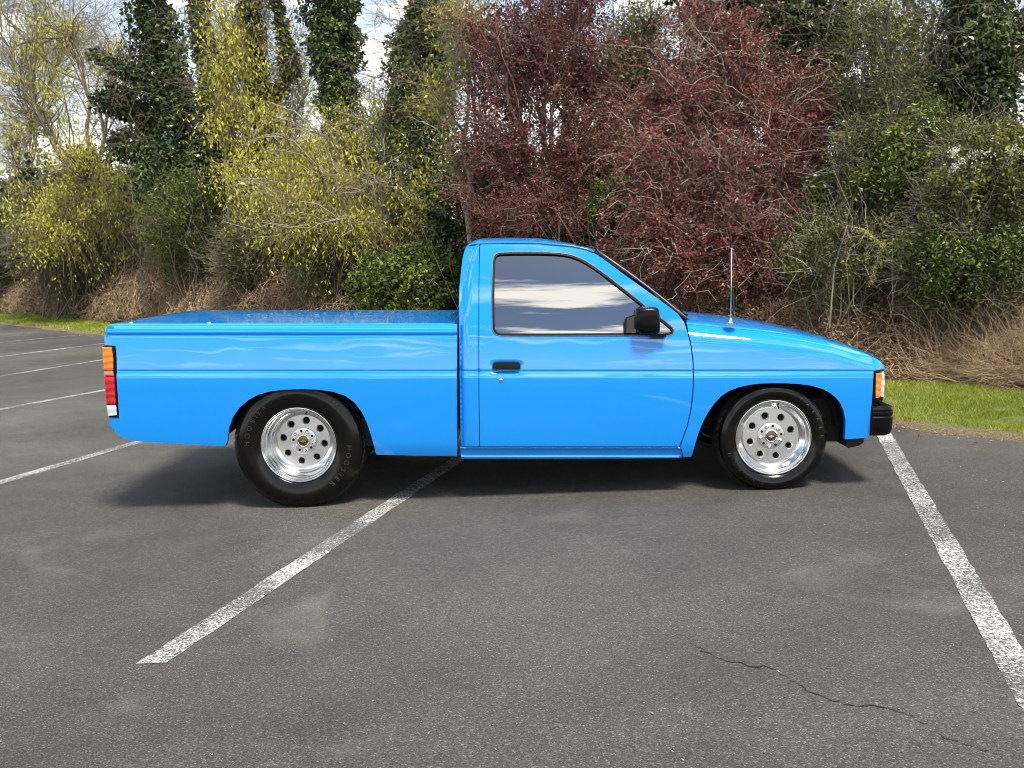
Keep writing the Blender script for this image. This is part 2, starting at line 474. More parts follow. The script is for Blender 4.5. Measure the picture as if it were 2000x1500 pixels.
# the crack across the right foreground: flat ribbon, the gap's shade as its colour
ck = [(1300, 1232), (1340, 1245), (1362, 1262), (1375, 1275), (1400, 1285), (1440, 1296), (1490, 1303), (1535, 1318), (1560, 1338), (1575, 1350), (1620, 1366), (1660, 1378), (1720, 1382), (1770, 1391), (1800, 1412), (1830, 1432), (1850, 1446), (1890, 1456), (1930, 1470), (1975, 1482)]
V = []; F = []
pts = []
for (x0, y0), (x1, y1) in zip(ck[:-1], ck[1:]):
    for k in range(4):
        f = k / 4
        pts.append((x0 + (x1 - x0) * f + random.uniform(-4, 4), y0 + (y1 - y0) * f + random.uniform(-3, 3)))
for i, (x, y) in enumerate(pts):
    f = i / len(pts)
    w = (0.0018 + 0.0032 * random.random() ** 2) * (0.25 + 0.75 * math.sin(math.pi * min(1, max(0.02, f)) ** 0.8)) * (1.5 if random.random() < 0.12 else 1)
    g = ground(x, y); V += [(g.x, g.y - w, 0.0025), (g.x, g.y + w, 0.0025)]
for i in range(len(pts) - 1): F.append((2 * i, 2 * i + 2, 2 * i + 3, 2 * i + 1))
me = bpy.data.meshes.new('crack'); me.from_pydata(V, [], F)
obj('crack', me, M['crack'], lot)

# ------------------------------------------------------------------ the pickup
YS = 5.33; WB = 0.826; YC = YS + WB
X0 = 0.134; Z0 = SLOPE * (X0 - XF)
truck = empty('pickup_truck', to_world((X0, YC, Z0)))
truck.rotation_euler = (0, RAKE, 0)
tag(truck, 'lowered bright blue two-door pickup truck with polished wheels, parked across the stall lines', 'pickup truck')
OFFT = (X0, 0.0, Z0)                     # panel coordinates (x, +-W, z) -> truck local

ZT = np.arange(0.0, 1.6, 0.001)
def gsm(a, sig):
    k = np.exp(-0.5 * (np.arange(-4 * sig, 4 * sig + 1) / sig) ** 2); k /= k.sum()
    return np.convolve(np.pad(a, len(k) // 2, mode='edge'), k, 'valid')
base_c = np.array([(.0, .72), (.10, .748), (.18, .776), (.25, .798), (.40, .815), (.55, .8205), (.64, .820), (.69, .8195), (.74, .815), (.80, .806), (.86, .7945), (.93, .778), (1.6, .60)])
base = np.where(ZT > .56, .8205 - .305 * (ZT - .56) ** 2, .8205 - .125 * (.56 - ZT) ** 2 - 1.5 * np.clip(.28 - ZT, 0, 1) ** 2)
CRZ = 0.6755                              # the crease that runs the length of the body
ledge = np.interp(ZT, [0, CRZ - .034, CRZ - .010, CRZ - .006, CRZ + .001, CRZ + .005, 1.6], [.008, .008, .0005, -.0025, -.0025, 0, 0])
sillz = np.interp(ZT, [0, .243, .250, .256, 1.6], [.0, .0, .0, 0, 0])
low = base + gsm(ledge, 2.2)
W_FENDER = low
rail = np.interp(ZT, [0, .866, .870, .875, .880, .895, .910, .920, .928, .934, 1.6], [0, 0, -.006, -.006, .004, .007, .003, -.003, -.011, -.022, -.03])
W_BED = low + gsm(rail, 2.0)
cab_c = np.interp(ZT, [0, .865, .885, 1.30, 1.345, 1.375, 1.40, 1.6], [0, 0, 0, 0, 0, 0, 0, 0])
zq = np.clip(ZT - .875, 0, 1)
up_c = .790 - .225 * zq - .5 * .46 * zq ** 2
W_CAB = np.where(ZT < .875, low, up_c); W_CAB = np.where((ZT > .80), gsm(W_CAB, 14), W_CAB)
def tab(T):
    return lambda x, z: np.interp(z, ZT, T)
def rnd(d, Rr):
    d = np.clip(d, 0.10 * Rr, Rr); return Rr - np.sqrt(np.maximum(0, Rr * Rr - (Rr - d) ** 2))

def S(px, py, Wf=None):
    W = 0.82
    for _ in range(6):
        p = at(px, py, YC - W)
        if Wf is None: break
        W = float(Wf(np.array(p.x), np.array(p.z)))
    return (p.x, p.z)
def SL(lst, Wf): return [S(a, b, Wf) for a, b in lst]

def resample(poly, step):
    out = []
    n = len(poly)
    for i in range(n):
        a = np.array(poly[i]); b = np.array(poly[(i + 1) % n])
        k = max(1, int(np.ceil(np.linalg.norm(b - a) / step)))
        for j in range(k): out.append(a + (b - a) * j / k)
    return np.array(out)
def inpoly(P, poly):
    x, y = P[:, 0], P[:, 1]; c = np.zeros(len(P), bool); n = len(poly)
    for i in range(n):
        x0, y0 = poly[i]; x1, y1 = poly[(i + 1) % n]
        if y0 == y1: continue
        hit = ((y0 > y) != (y1 > y)) & (x < (x1 - x0) * (y - y0) / (y1 - y0) + x0)
        c ^= hit
    return c
def smooth_poly(poly, it=2, keep=()):
    """Chaikin on all corners but those listed"""
    P = [tuple(p) for p in poly]; K = [i in keep for i in range(len(P))]
    for _ in range(it):
        Q = []; KK = []
        n = len(P)
        for i in range(n):
            if K[i]: Q.append(P[i]); KK.append(True); continue
            a, b, c = P[i - 1], P[i], P[(i + 1) % n]
            Q.append((b[0] * .75 + a[0] * .25, b[1] * .75 + a[1] * .25)); KK.append(False)
            Q.append((b[0] * .75 + c[0] * .25, b[1] * .75 + c[1] * .25)); KK.append(False)
        P, K = Q, KK
    return P

CREASE_ROWS = np.concatenate([CRZ + np.array([-.040, -.036, -.032, -.026, -.020, -.014, -.010, -.007, -.004, -.001, .002, .005, .009, .014])])
RAIL_ROWS = np.array([.862, .866, .869, .872, .876, .880, .884, .890, .897, .904, .911, .917, .922, .927])
def panel(name, outline, Wf, parent, mat, holes=(), rows=(), side=-1, step=0.03, lip=0.03, cols=(), lip_holes=True):
    out = resample(outline, 0.014); hs = [resample(h, 0.012) for h in holes]
    lo, hi = out.min(0), out.max(0)
    zs = np.unique(np.round(np.concatenate([np.arange(lo[1], hi[1], step), np.array(rows)]), 5))
    xs = np.unique(np.round(np.concatenate([np.arange(lo[0], hi[0], step * 1.3), np.array(cols)]), 5))
    gx, gz = np.meshgrid(xs, zs); G = np.stack([gx.ravel(), gz.ravel()], -1)
    ok = inpoly(G, out)
    for h in hs: ok &= ~inpoly(G, h)
    allb = np.concatenate([out] + hs)
    G = G[ok]
    dmin = np.full(len(G), 9.0)
    for k in range(0, len(G), 2000):
        dmin[k:k + 2000] = np.sqrt(((G[k:k + 2000, None, :] - allb[None]) ** 2).sum(-1)).min(1)
    G = G[dmin > 0.0035]
    P = np.concatenate([allb, G]); E = []; b = 0
    for lp in [out] + hs:
        n = len(lp); E += [(b + i, b + (i + 1) % n) for i in range(n)]; b += n
    vo, eo, fo, *_ = delaunay_2d_cdt([Vector((float(p[0]), float(p[1]))) for p in P], E, [], 0, 1e-7)
    V2 = np.array([(v.x, v.y) for v in vo]); Fo = np.array(fo)
    cen = V2[Fo].mean(1)
    ok = inpoly(cen, out)
    for h in hs: ok &= ~inpoly(cen, h)
    Fo = Fo[ok]
    W = Wf(V2[:, 0], V2[:, 1]); e = 4e-4
    Wx = (Wf(V2[:, 0] + e, V2[:, 1]) - Wf(V2[:, 0] - e, V2[:, 1])) / (2 * e)
    Wz = (Wf(V2[:, 0], V2[:, 1] + e) - Wf(V2[:, 0], V2[:, 1] - e)) / (2 * e)
    N = np.stack([-Wx, -np.ones_like(Wx), -Wz], -1); N /= np.linalg.norm(N, axis=1)[:, None]
    V = np.stack([V2[:, 0], -W, V2[:, 1]], -1)
    F = [tuple(f) for f in Fo]
    # orientation: normal towards -y
    a, bb, c = V[Fo[:, 0]], V[Fo[:, 1]], V[Fo[:, 2]]
    fl = np.cross(bb - a, c - a)[:, 1] > 0
    F = [tuple(f[::-1]) if q else f for f, q in zip(F, fl)]
    V = list(map(tuple, V)); LN = []
    for f in F: LN += [tuple(N[i]) for i in f]
    if lip > 0:
        for li, lp in enumerate([out] + hs):
            if li and not lip_holes: continue
            Wl = Wf(lp[:, 0], lp[:, 1]); n = len(lp); b = len(V)
            V += [(p[0], -w, p[1]) for p, w in zip(lp, Wl)] + [(p[0], -(w - lip), p[1]) for p, w in zip(lp, Wl)]
            area = 0.5 * np.sum(lp[:, 0] * np.roll(lp[:, 1], -1) - np.roll(lp[:, 0], -1) * lp[:, 1])
            for i in range(n):
                j = (i + 1) % n
                f = (b + i, b + j, b + n + j, b + n + i)
                t = lp[j] - lp[i]; nn = np.array((t[1], 0, -t[0])); nn /= (np.linalg.norm(nn) + 1e-12)
                if (area < 0) != (li > 0): nn = -nn
                p0, p1, p3 = (np.array(V[f[0]]), np.array(V[f[1]]), np.array(V[f[3]]))
                if np.dot(np.cross(p1 - p0, p3 - p0), nn) < 0: f = f[::-1]
                F.append(f); LN += [tuple(nn)] * 4
    if side > 0:
        V = [(x, -y, z) for x, y, z in V]
        F2 = []; L2 = []; k = 0
        for f in F:
            F2.append(f[::-1]); L2 += [(q[0], -q[1], q[2]) for q in LN[k:k + len(f)][::-1]]; k += len(f)
        F, LN = F2, L2
    me = bpy.data.meshes.new(name)
    me.from_pydata([(x - OFFT[0], y, z - OFFT[2]) for x, y, z in V], [], F)
    me.polygons.foreach_set('use_smooth', [True] * len(me.polygons))
    me.update()
    me.normals_split_custom_set(LN)
    return obj(name, me, mat, parent)

def ring(name, outer, inner, Wf, parent, mat, proud=0.004, side=-1, depth=0.02):
    """a frame between two outlines of equal point count, standing proud of the panel"""
    n = len(outer); o = np.array(outer); i_ = np.array(inner)
    V = []
    for lp, pr in ((o, 0.0), (o + (i_ - o) * .25, proud), (o + (i_ - o) * .75, proud), (i_, 0.0), (i_, -depth)):
        W = Wf(lp[:, 0], lp[:, 1])
        V += [(x - OFFT[0], side * (w + pr), z - OFFT[2]) for (x, z), w in zip(lp, W)]
    F = []
    for k in range(4):
        for j in range(n): F.append((k * n + j, k * n + (j + 1) % n, (k + 1) * n + (j + 1) % n, (k + 1) * n + j))
    me = bpy.data.meshes.new(name); me.from_pydata(V, [], F)
    return obj(name, me, mat, parent)
def loop_even(poly, n):
    P = np.array(poly); Q = np.vstack([P, P[:1]]); s = np.r_[0, np.cumsum(np.linalg.norm(np.diff(Q, axis=0), axis=1))]
    t = np.linspace(0, s[-1], n, endpoint=False)
    return np.stack([np.interp(t, s, Q[:, 0]), np.interp(t, s, Q[:, 1])], -1)
def inset(P, d):
    P = np.array(P); t = np.roll(P, -1, 0) - np.roll(P, 1, 0); t /= np.linalg.norm(t, axis=1)[:, None] + 1e-12
    nr = np.stack([-t[:, 1], t[:, 0]], -1)
    area = 0.5 * np.sum(P[:, 0] * np.roll(P[:, 1], -1) - np.roll(P[:, 0], -1) * P[:, 1])
    return P + nr * (d if area > 0 else -d)

# --- side surfaces
XR = S(200, 700)[0]                                            # rear face of the bed
def Wbed(x, z):
    w = np.interp(z, ZT, W_BED)
    return w - rnd(x - XR + 0.006, 0.045)
XCB = S(896, 640)[0]
def cab_back_x(z): return np.interp(z, [0.18, .88, 1.0, 1.15, 1.28, 1.345, 1.385, 1.45], [S(899, 890)[0], XCB, XCB + .003, XCB + .016, XCB + .036, XCB + .052, XCB + .075, XCB + .1])
def Wcab(x, z):
    w = np.interp(z, ZT, W_CAB)
    return w - rnd(x - cab_back_x(z), 0.055)
SEAM = [(1334, 634), (1344, 634), (1407, 640), (1460, 645), (1513, 651), (1567, 659), (1620, 670), (1660, 681), (1690, 691), (1708, 699), (1718, 705), (1726, 713)]
seam_xz = SL(SEAM, tab(np.full_like(ZT, .765)))
SXs = np.array([p[0] for p in seam_xz]); SZs = np.array([p[1] for p in seam_xz])
XN = S(1729, 720)[0]
def seam_z(x): return np.interp(x, SXs, SZs)
def Wfen(x, z):
    w = np.interp(z, ZT, W_FENDER)
    t = np.clip((z - seam_z(x) + 0.10) / 0.10, 0, 1.2)
    hcap = np.clip((seam_z(x) - CRZ) / 0.10, 0.15, 1)
    w = w - 0.052 * t ** 2.4 * hcap
    front = rnd(XN - x + 0.006, 0.07)
    return w - front
rear_rows = np.concatenate([CREASE_ROWS, RAIL_ROWS])

# --- bed sides
bed_px = [(893, 633), (780, 633), (441, 635), (225, 636), (211, 637), (204, 642), (201, 650), (200, 662), (201, 674),
          (226, 675), (228, 700), (228, 730), (230, 770), (233, 818), (210, 819), (214, 829), (223, 841), (233, 850), (244, 857), (258, 860.5), (282, 863), (360, 867), (440, 871.5),
          (444, 862), (447, 836), (455, 814), (467, 797), (484, 782), (504, 771), (527, 764.5), (556, 761), (590, 760), (622, 761), (650, 765), (674, 773), (692, 786), (706, 804), (717, 826), (725, 851), (731, 872), (735, 888),
          (810, 890), (893, 891)]
bed_xz = SL(bed_px, tab(W_BED))
def bed_fix(lst): return lst
for sd_ in (-1, 1):
    panel('bed_side', bed_xz, Wbed, truck, M['paint'], rows=rear_rows, side=sd_, cols=XR + np.array([.002, .005, .009, .014, .02, .028, .036, .044]))
bed_top = 0.934; W_IN = 0.695
zt_ = S(600, 633.5, tab(W_BED))[1]
HR = (S(583, 869.5, tab(np.full_like(ZT, .80)))); HF = (S(1511, 855, tab(np.full_like(ZT, .80))))
XBF = S(893, 700)[0]                                           # front of the bed
WT = float(np.interp(zt_, ZT, W_BED))
# flat blue cover over the bed, level with the rails
V = []; F = []
xs_ = np.concatenate([XR + np.array([.010, .014, .022, .034, .05, .07]), np.linspace(XR + .10, XBF - .03, 30), [XBF - .012, XBF - .004]])
ty_ = np.concatenate([-1 + np.array([0, .003, .008, .016, .03]), np.linspace(-.95, .95, 25), 1 - np.array([.03, .016, .008, .003, 0])])
for x in xs_:
    fx = min(1, (x - xs_[0]) / .06); ff = min(1, (xs_[-1] - x) / .02 + .2)
    for t in ty_:
        e_ = min(1, (1 - abs(t)) / .03)
        V.append((x, t * (WT - .004 - .010 * (1 - fx) ** 2), zt_ - .010 + .013 * math.sqrt(1 - (1 - e_) ** 2) * math.sqrt(max(0, 1 - (1 - fx) ** 2)) * ff + .006 * (1 - t * t)))
k = len(ty_)
for i in range(len(xs_) - 1):
    for j in range(k - 1): F.append((i * k + j, (i + 1) * k + j, (i + 1) * k + j + 1, i * k + j + 1))
b = MB(); b.add(V, F); cov = b.build('bed_cover', M['paint'], truck, smooth=True, off=OFFT)
for px_, py_, t in ((409, 630, -.93), (257, 631, -.93)):
    x = at(px_, py_, YC + t * WT).x
    b = MB(); b.add([(x + q * .011 * math.cos(w_), t * WT + q * .011 * math.sin(w_), zt_ + h_) for q, h_ in ((1, .003), (.9, .009), (.3, .011)) for w_ in np.linspace(0, 2 * math.pi, 12, endpoint=False)],
        [(i * 12 + j, i * 12 + (j + 1) % 12, (i + 1) * 12 + (j + 1) % 12, (i + 1) * 12 + j) for i in range(2) for j in range(12)] + [tuple(range(24, 36))])
    b.build('cover_stud', M['chrome'], cov, smooth=True, off=OFFT)
b = MB(); b.box((XR + .03, -.44, .40), (XBF, .44, .42)); b.build('bed_floor', M['under'], truck, off=OFFT)
b = MB(); b.box((XBF - .03, -.74, .28), (XBF - .001, .74, zt_ - .012)); b.build('bed_front_wall', M['paint_in'], truck, off=OFFT)
# tailgate: rounded top, pressed panel
b = MB()
tg = [(XR + .012, .34), (XR + .004, .40), (XR + .001, .60), (XR + .001, zt_ - .05), (XR + .004, zt_ - .02), (XR + .014, zt_ - .004), (XR + .028, zt_ + .001), (XR + .045, zt_ - .006), (XR + .052, zt_ - .03), (XR + .052, .42), (XR + .03, .34)]
V = []; F = []
ys_ = np.concatenate([[-.788, -.783, -.77], np.linspace(-.72, .72, 20), [.77, .783, .788]])
for y in ys_:
    e = 0.012 * (abs(y) / .788) ** 10
    for x, z in tg: V.append((x + e, y, z - e * .6))
k = len(tg)
for i in range(len(ys_) - 1):
    for j in range(k): F.append((i * k + j, i * k + (j + 1) % k, (i + 1) * k + (j + 1) % k, (i + 1) * k + j))
F.append(tuple(range(k))); F.append(tuple(range((len(ys_)) * k - 1, (len(ys_) - 1) * k - 1, -1)))
b.add(V, F); tgo = b.build('tailgate', M['paint'], truck, angle=35, off=OFFT)
b = MB(); b.box((XR - .006, -.09, .70), (XR + .003, .09, .755), .01); b.build('tailgate_handle', M['black'], tgo, off=OFFT)
b = MB(); b.box((XR + .06, -.70, .30), (XR + .12, .70, .345), .01); b.build('rear_roll_pan', M['paint'], truck, off=OFFT)

# --- tail lamps
def strip_lamp(part, name, pxs, Wf, mat, proud, sd_, back=.05):
    """outline in photo points on the side surface -> a thick lens"""
    P = loop_even(SL(pxs, tab(W_BED)), 60)
    c = P.mean(0); V = []; F = []
    n = len(P)
    for sc_, pr in ((1.0, -back), (1.0, proud - .004), (.96, proud), (.80, proud + .0015)):
        Q_ = c + (P - c) * sc_
        W = Wf(Q_[:, 0], Q_[:, 1])
        V += [(x, sd_ * (w + pr), z) for (x, z), w in zip(Q_, W)]
    for k in range(3):
        for j in range(n): F.append((k * n + j, k * n + (j + 1) % n, (k + 1) * n + (j + 1) % n, (k + 1) * n + j))
    F.append(tuple(range(3 * n, 4 * n)))
    if sd_ > 0: F = [f[::-1] for f in F]
    b = MB(); b.add(V, F)
    return b.build(name, mat, part, angle=40, off=OFFT)
def Wlamp(x, z): return np.interp(z, ZT, W_BED) * 0 + .800 - rnd(x - XR + 0.016, 0.05) * .8
for sd_ in (-1, 1):
    tl = strip_lamp(truck, 'tail_lamp', [(199, 676), (221, 676), (226, 690), (226, 730), (228, 775), (231, 817), (209, 817), (203, 795), (200, 750), (198, 700)], Wlamp, M['gloss_black'], .006, sd_, .06)
    strip_lamp(tl, 'amber_lens', [(198, 678), (219, 678), (221, 700), (220, 724), (199, 724), (197.5, 700)], Wlamp, M['amber'], .012, sd_)
    strip_lamp(tl, 'pale_reflector', [(199, 725), (220, 725), (220, 735), (199.5, 735)], Wlamp, M['pink'], .011, sd_)
    strip_lamp(tl, 'red_lens', [(199.5, 736), (221, 736), (222, 765), (224, 791), (203.5, 791), (201, 765)], Wlamp, M['red'], .012, sd_)
    strip_lamp(tl, 'reverse_lens', [(203.5, 792.5), (224, 792.5), (226, 812), (208, 814)], Wlamp, M['clear'], .012, sd_)

# --- cab: B-post sides, roof, back
ROOF = [(903, 505), (906, 492), (910, 483), (917, 478.5), (930, 476), (988, 474), (1052, 475), (1116, 480.5), (1146, 487), (1160, 492.5)]
roof_xz = SL(ROOF, tab(W_CAB))
cab_px = [(936, 872), (900, 872), (898, 800), (897, 664), (895.5, 600), (897, 560), (900, 530)] + ROOF[:5] + [(936.5, 475.8), (936, 483), (935, 520), (934.5, 600), (934.5, 700), (935, 800)]
cab_xz = SL(cab_px, tab(W_CAB))
def cabcols():
    return XCB + np.array([.004, .008, .013, .019, .026, .034, .043, .055])
for sd_ in (-1, 1):
    panel('cab_corner_panel', cab_xz, Wcab, truck, M['paint'], rows=np.concatenate([CREASE_ROWS, np.arange(.84, .93, .008), np.arange(1.25, 1.40, .01)]), side=sd_, cols=cabcols())
RXs = np.array([p[0] for p in roof_xz]); RZs = np.array([p[1] for p in roof_xz])
xs_ = np.concatenate([np.linspace(RXs[0], RXs[4], 12), np.linspace(RXs[4], RXs[-1], 40)[1:]])
V = []; F = []; tl_ = np.concatenate([-1 + np.linspace(0, .12, 8) ** 1.5 / .12 ** .5, np.linspace(-.85, .85, 25), 1 - (np.linspace(.12, 0, 8) ** 1.5 / .12 ** .5)])
for x in xs_:
    z = float(np.interp(x, RXs, RZs)); w = float(Wcab(np.array(x), np.array(z))) + .001
    cr = .034 * min(1, max(0.02, (x - RXs[0]) / .10)) ** .6 * min(1, max(0.35, (RXs[-1] - x) / .25)) 
    for t in tl_:
        xb = x - (0.018 * (1 - t * t)) * max(0, 1 - (x - RXs[0]) / .2) + 0.055 * (1 - t * t) * max(0, 1 - (RXs[-1] - x) / .25)
        V.append((xb, t * w, z + .002 + cr * (1 - abs(t) ** 2.6) + .004 * (1 - abs(t) ** 16)))
k = len(tl_)
for i in range(len(xs_) - 1):
    for j in range(k - 1): F.append((i * k + j, (i + 1) * k + j, (i + 1) * k + j + 1, i * k + j + 1))
b = MB(); b.add(V, F); roof = b.build('roof', M['paint'], truck, smooth=True, off=OFFT)
for sd_ in (-1, 1):
    b = MB(); b.tube([(p[0], sd_ * (float(Wcab(np.array(p[0]), np.array(p[1]))) + .003), p[1] + .001) for p in roof_xz[3:]], .0055, 6)
    b.build('drip_rail', M['paint'], roof, smooth=True, off=OFFT)
# back panel of the cab, with its window
zb = np.linspace(.20, RZs[0] + .004, 30); V = []; F = []
tb = np.linspace(-1, 1, 31)
for z in zb:
    x = float(cab_back_x(z)); w = float(np.interp(z, ZT, W_CAB)) - .040
    for t in tb: V.append((x - .004 * (1 - t * t) + .004 * abs(t) ** 6, t * w, z))
k = len(tb)
for i in range(len(zb) - 1):
    for j in range(k - 1): F.append((i * k + j, i * k + j + 1, (i + 1) * k + j + 1, (i + 1) * k + j))
b = MB(); b.add(V, [f[::-1] for f in F]); cb = b.build('cab_back', M['paint'], truck, smooth=True, off=OFFT)
b = MB(); V = []
o8 = smooth_poly([(-.55, .96), (.55, .96), (.50, 1.27), (-.50, 1.27)], 2)
n = len(o8)
V = [(float(cab_back_x(z)) - .010, y, z) for y, z in o8]
b.add(V, [tuple(range(n))[::-1]]); b.build('rear_window', M['glass'], cb, off=OFFT)
# dark bulk inside the cab
b = MB()
b.box((XCB + .10, -.58, .35), (XCB + .62, .58, .70), .05); b.box((XCB + .09, -.58, .66), (XCB + .26, .58, 1.08), .04)
b.build('bench_seat', M['interior'], truck, off=OFFT)

# --- doors
door_px = [(937.5, 872), (936.5, 800), (936, 700), (936, 600), (936.5, 520), (937.5, 483), (938.5, 477.6), (988, 475.6), (1052, 476.6), (1116, 482), (1146, 488.5), (1160, 494.5), (1170, 500), (1180, 507), (1212, 531), (1244, 554), (1276, 577), (1308, 600), (1324, 613), (1336, 629),
           (1343, 650), (1349, 678), (1352.5, 705), (1353.5, 735), (1352, 770), (1348, 803), (1341.5, 831), (1334, 853), (1326, 872)]
win_px = [(962, 640), (961.5, 560), (963, 510), (965, 500), (972, 494), (990, 493), (1040, 492.5), (1084, 493.5), (1112, 497), (1132, 504), (1148, 512.5), (1180, 534.5), (1212, 560), (1244, 585), (1270, 606), (1292, 623), (1306, 634), (1315, 643), (1316, 650), (1308, 654.5), (1280, 655), (1200, 655), (1080, 655.5), (990, 655.5), (974, 655), (965, 650)]
Wcd = tab(W_CAB)
door_xz = SL(door_px, Wcd)
win_xz = SL(win_px, Wcd)
win_o = loop_even(smooth_poly(win_xz, 1), 160)
win_i = inset(win_o, .0115)
glass_o = inset(win_o, .008)
hx, hz_ = S(989, 714, Wcd)
def Wdoor(x, z):
    w = np.interp(z, ZT, W_CAB)
    # pressed scoop behind the handle
    return w - .012 * np.exp(-(((x - hx) / .075) ** 4) - (((z - (hz_ - .012)) / .032) ** 4))
def Wglass(x, z): return np.interp(z, ZT, W_CAB) - .012 - .004 * np.sin(np.clip((z - .87) / .45, 0, 1) * math.pi) * 0
for sd_ in (-1, 1):
    door = panel('door', door_xz, Wdoor, truck, M['paint'], holes=[win_o], rows=np.concatenate([CREASE_ROWS, np.arange(.83, .93, .008), hz_ + np.arange(-.06, .05, .008)]), side=sd_, cols=hx + np.arange(-.11, .11, .01))
    ring('window_seal', win_o, win_i, Wcd, door, M['seal'], .004, sd_)
    inner2 = inset(win_o, .006); ring('seal_trim', inset(win_o, -.006), inset(win_o, .001), Wcd, door, M['seal_grey'], .003, sd_, .004)
    gl = panel('side_window', [tuple(p) for p in glass_o], Wglass, door, M['glass'], side=sd_, lip=0, step=.03)
    # quarter divider bar
    q0 = S(1262, 603, Wcd); q1 = S(1284, 654, Wcd)
    b = MB()
    b.tube([(q0[0], sd_ * (float(Wcd(0, q0[1])) - .008), q0[1]), (q1[0], sd_ * (float(Wcd(0, q1[1])) - .008), q1[1])], .008, 6)
    b.build('quarter_bar', M['seal'], door, off=OFFT)
    # handle
    (ax, az), (bx_, bz) = S(963, 721, Wcd), S(1016, 707.5, Wcd)
    wh = float(np.interp(hz_, ZT, W_CAB))
    b = MB(); o = [(ax + .004, az), (bx_ - .004, az), (bx_, az + .005), (bx_, bz - .008), (bx_ - .008, bz), (ax + .008, bz), (ax, bz - .008), (ax, az + .005)]
    y0, y1 = (-(wh + .012), -(wh - .02)) if sd_ < 0 else (wh - .02, wh + .012)
    b.prism(o, y0, y1); dh = b.build('door_handle', M['black'], door, off=OFFT)
    b = MB(); b.box((ax + .012, (y0 - .004 if sd_ < 0 else y1 - .002), az + .010), (bx_ - .012, (y0 + .002 if sd_ < 0 else y1 + .004), bz - .012), .004); b.build('handle_pull', M['seal_grey'] if False else M['black'], dh, off=OFFT)
    lx, lz = S(978.5, 742, Wcd); wl = float(Wcd(0, lz))
    b = MB(); b.lathe([(.0, -.006), (.006, -.006), (.0095, -.005), (.0115, -.001), (.0115, .01)], 20, (lx, sd_ * wl if sd_ < 0 else 0, lz))
    if sd_ < 0: b.build('door_lock', M['chrome'], door, angle=30, off=OFFT)
    # mirror
    mz0 = S(1250, 652, Wcd)[1]; mz1 = S(1250, 597, Wcd)[1]; mx0 = S(1219, 640, Wcd)[0]; mx1 = S(1286, 620, Wcd)[0]; mxm = S(1237, 620, Wcd)[0]
    wm = float(Wcd(0, mz0))
    P = smooth_poly([(mxm, mz0), (mx1 - .004, mz0), (mx1, mz0 + .04), (mx1 - .006, mz1 - .015), (mx1 - .03, mz1), (mxm + .022, mz1 - .004), (mxm + .004, mz1 - .022)], 1)
    n = len(P); V = []; F = []; cP = np.mean(P, 0)
    layers = [(.05, .94), (.045, 1.0), (.0, 1.0), (-.040, .975), (-.055, .92), (-.064, .72), (-.066, .35)]
    for dy, sc_ in layers:
        for x, z in P: V.append((cP[0] + (x - cP[0]) * sc_, sd_ * (wm - dy + .02), cP[1] + (z - cP[1]) * sc_))
    for a in range(len(layers) - 1):
        for j in range(n):
            f = (a * n + j, a * n + (j + 1) % n, (a + 1) * n + (j + 1) % n, (a + 1) * n + j); F.append(f)
    F.append(tuple(range((len(layers) - 1) * n, len(layers) * n))); F.append(tuple(range(n))[::-1])
    if sd_ > 0: F = [f[::-1] for f in F]
    b = MB(); b.add(V, F)
    # foot
    fx0, fz0 = S(1268, 658, Wcd); fx1, fz1 = S(1299, 651, Wcd)
    b.box((fx0, min(sd_ * (wm + .05), sd_ * (wm - .02)), fz0), (fx1, max(sd_ * (wm + .05), sd_ * (wm - .02)), fz1), .004)
    mir = b.build('side_mirror', M['gloss_black'], door, angle=50, off=OFFT)
    b = MB(); o = [(mx0, mz0 + .004), (mxm + .012, mz0 + .004), (mxm + .012, mz1 - .045), (mx0 + .008, mz1 - .062), (mx0, mz1 - .085)]
    y0, y1 = sorted((sd_ * (wm - .005), sd_ * (wm + .012)))
    b.prism(o, y0, y1); b.build('mirror_base_plate', M['black'], mir, off=OFFT)
    b = MB(); o = [(mx0 + .010, mz0 + .006), (mxm + .010, mz0 + .006), (mxm + .010, mz1 - .05), (mx0 + .012, mz1 - .066)]
    y0, y1 = sorted((sd_ * (wm + .010), sd_ * (wm + .0145)))
    b.prism(o, y0, y1); b.build('mirror_glass', M['glass'], mir, off=OFFT)

# --- sills
sill_px = [(899, 873.2), (1329, 873.2), (1331, 880), (1332, 893), (1324, 895), (1100, 896.5), (902, 896.5), (900, 890)]
def Wsill(x, z):
    w = np.interp(z, ZT, base)
    z1 = S(1000, 875)[1]
    return w + .008 * np.exp(-((z - (z1 - .006)) / .006) ** 2) - .004 + .010 * np.exp(-((z - (z1 - .058)) / .008) ** 2)
for sd_ in (-1, 1):
    zt2 = S(1000, 875)[1]
    panel('sill', SL(sill_px, tab(base)), Wsill, truck, M['paint'], rows=zt2 - np.arange(0.001, .07, .004), side=sd_, step=.02, lip=.05)

# --- fenders
fen_px = SEAM[1:] + [(1728.5, 720.5), (1706, 724), (1705.5, 740), (1704, 770), (1702.5, 788), (1701, 800), (1699, 840), (1697, 855), (1650, 858),
          (1651, 846), (1651.5, 820), (1648, 803), (1642, 788.5), (1632, 776), (1620, 766.5), (1606, 759.5), (1584, 753), (1560, 750), (1535, 748.5), (1510, 748.3), (1487, 749), (1465, 751.5), (1444, 756), (1424, 763.5), (1409, 773.5), (1396, 787), (1384, 804), (1374, 822), (1366, 841), (1359, 862), (1354, 880), (1350, 892), (1334, 893),
          (1332.5, 880), (1328.8, 873), (1336.2, 853), (1343.7, 831), (1350.2, 803), (1354.2, 770), (1355.7, 735), (1354.7, 705), (1351.2, 678), (1345.2, 650)]
def uns(lst): return SL(lst, Wfen)
fen_xz = seam_xz[1:] + uns(fen_px[len(SEAM) - 1:])
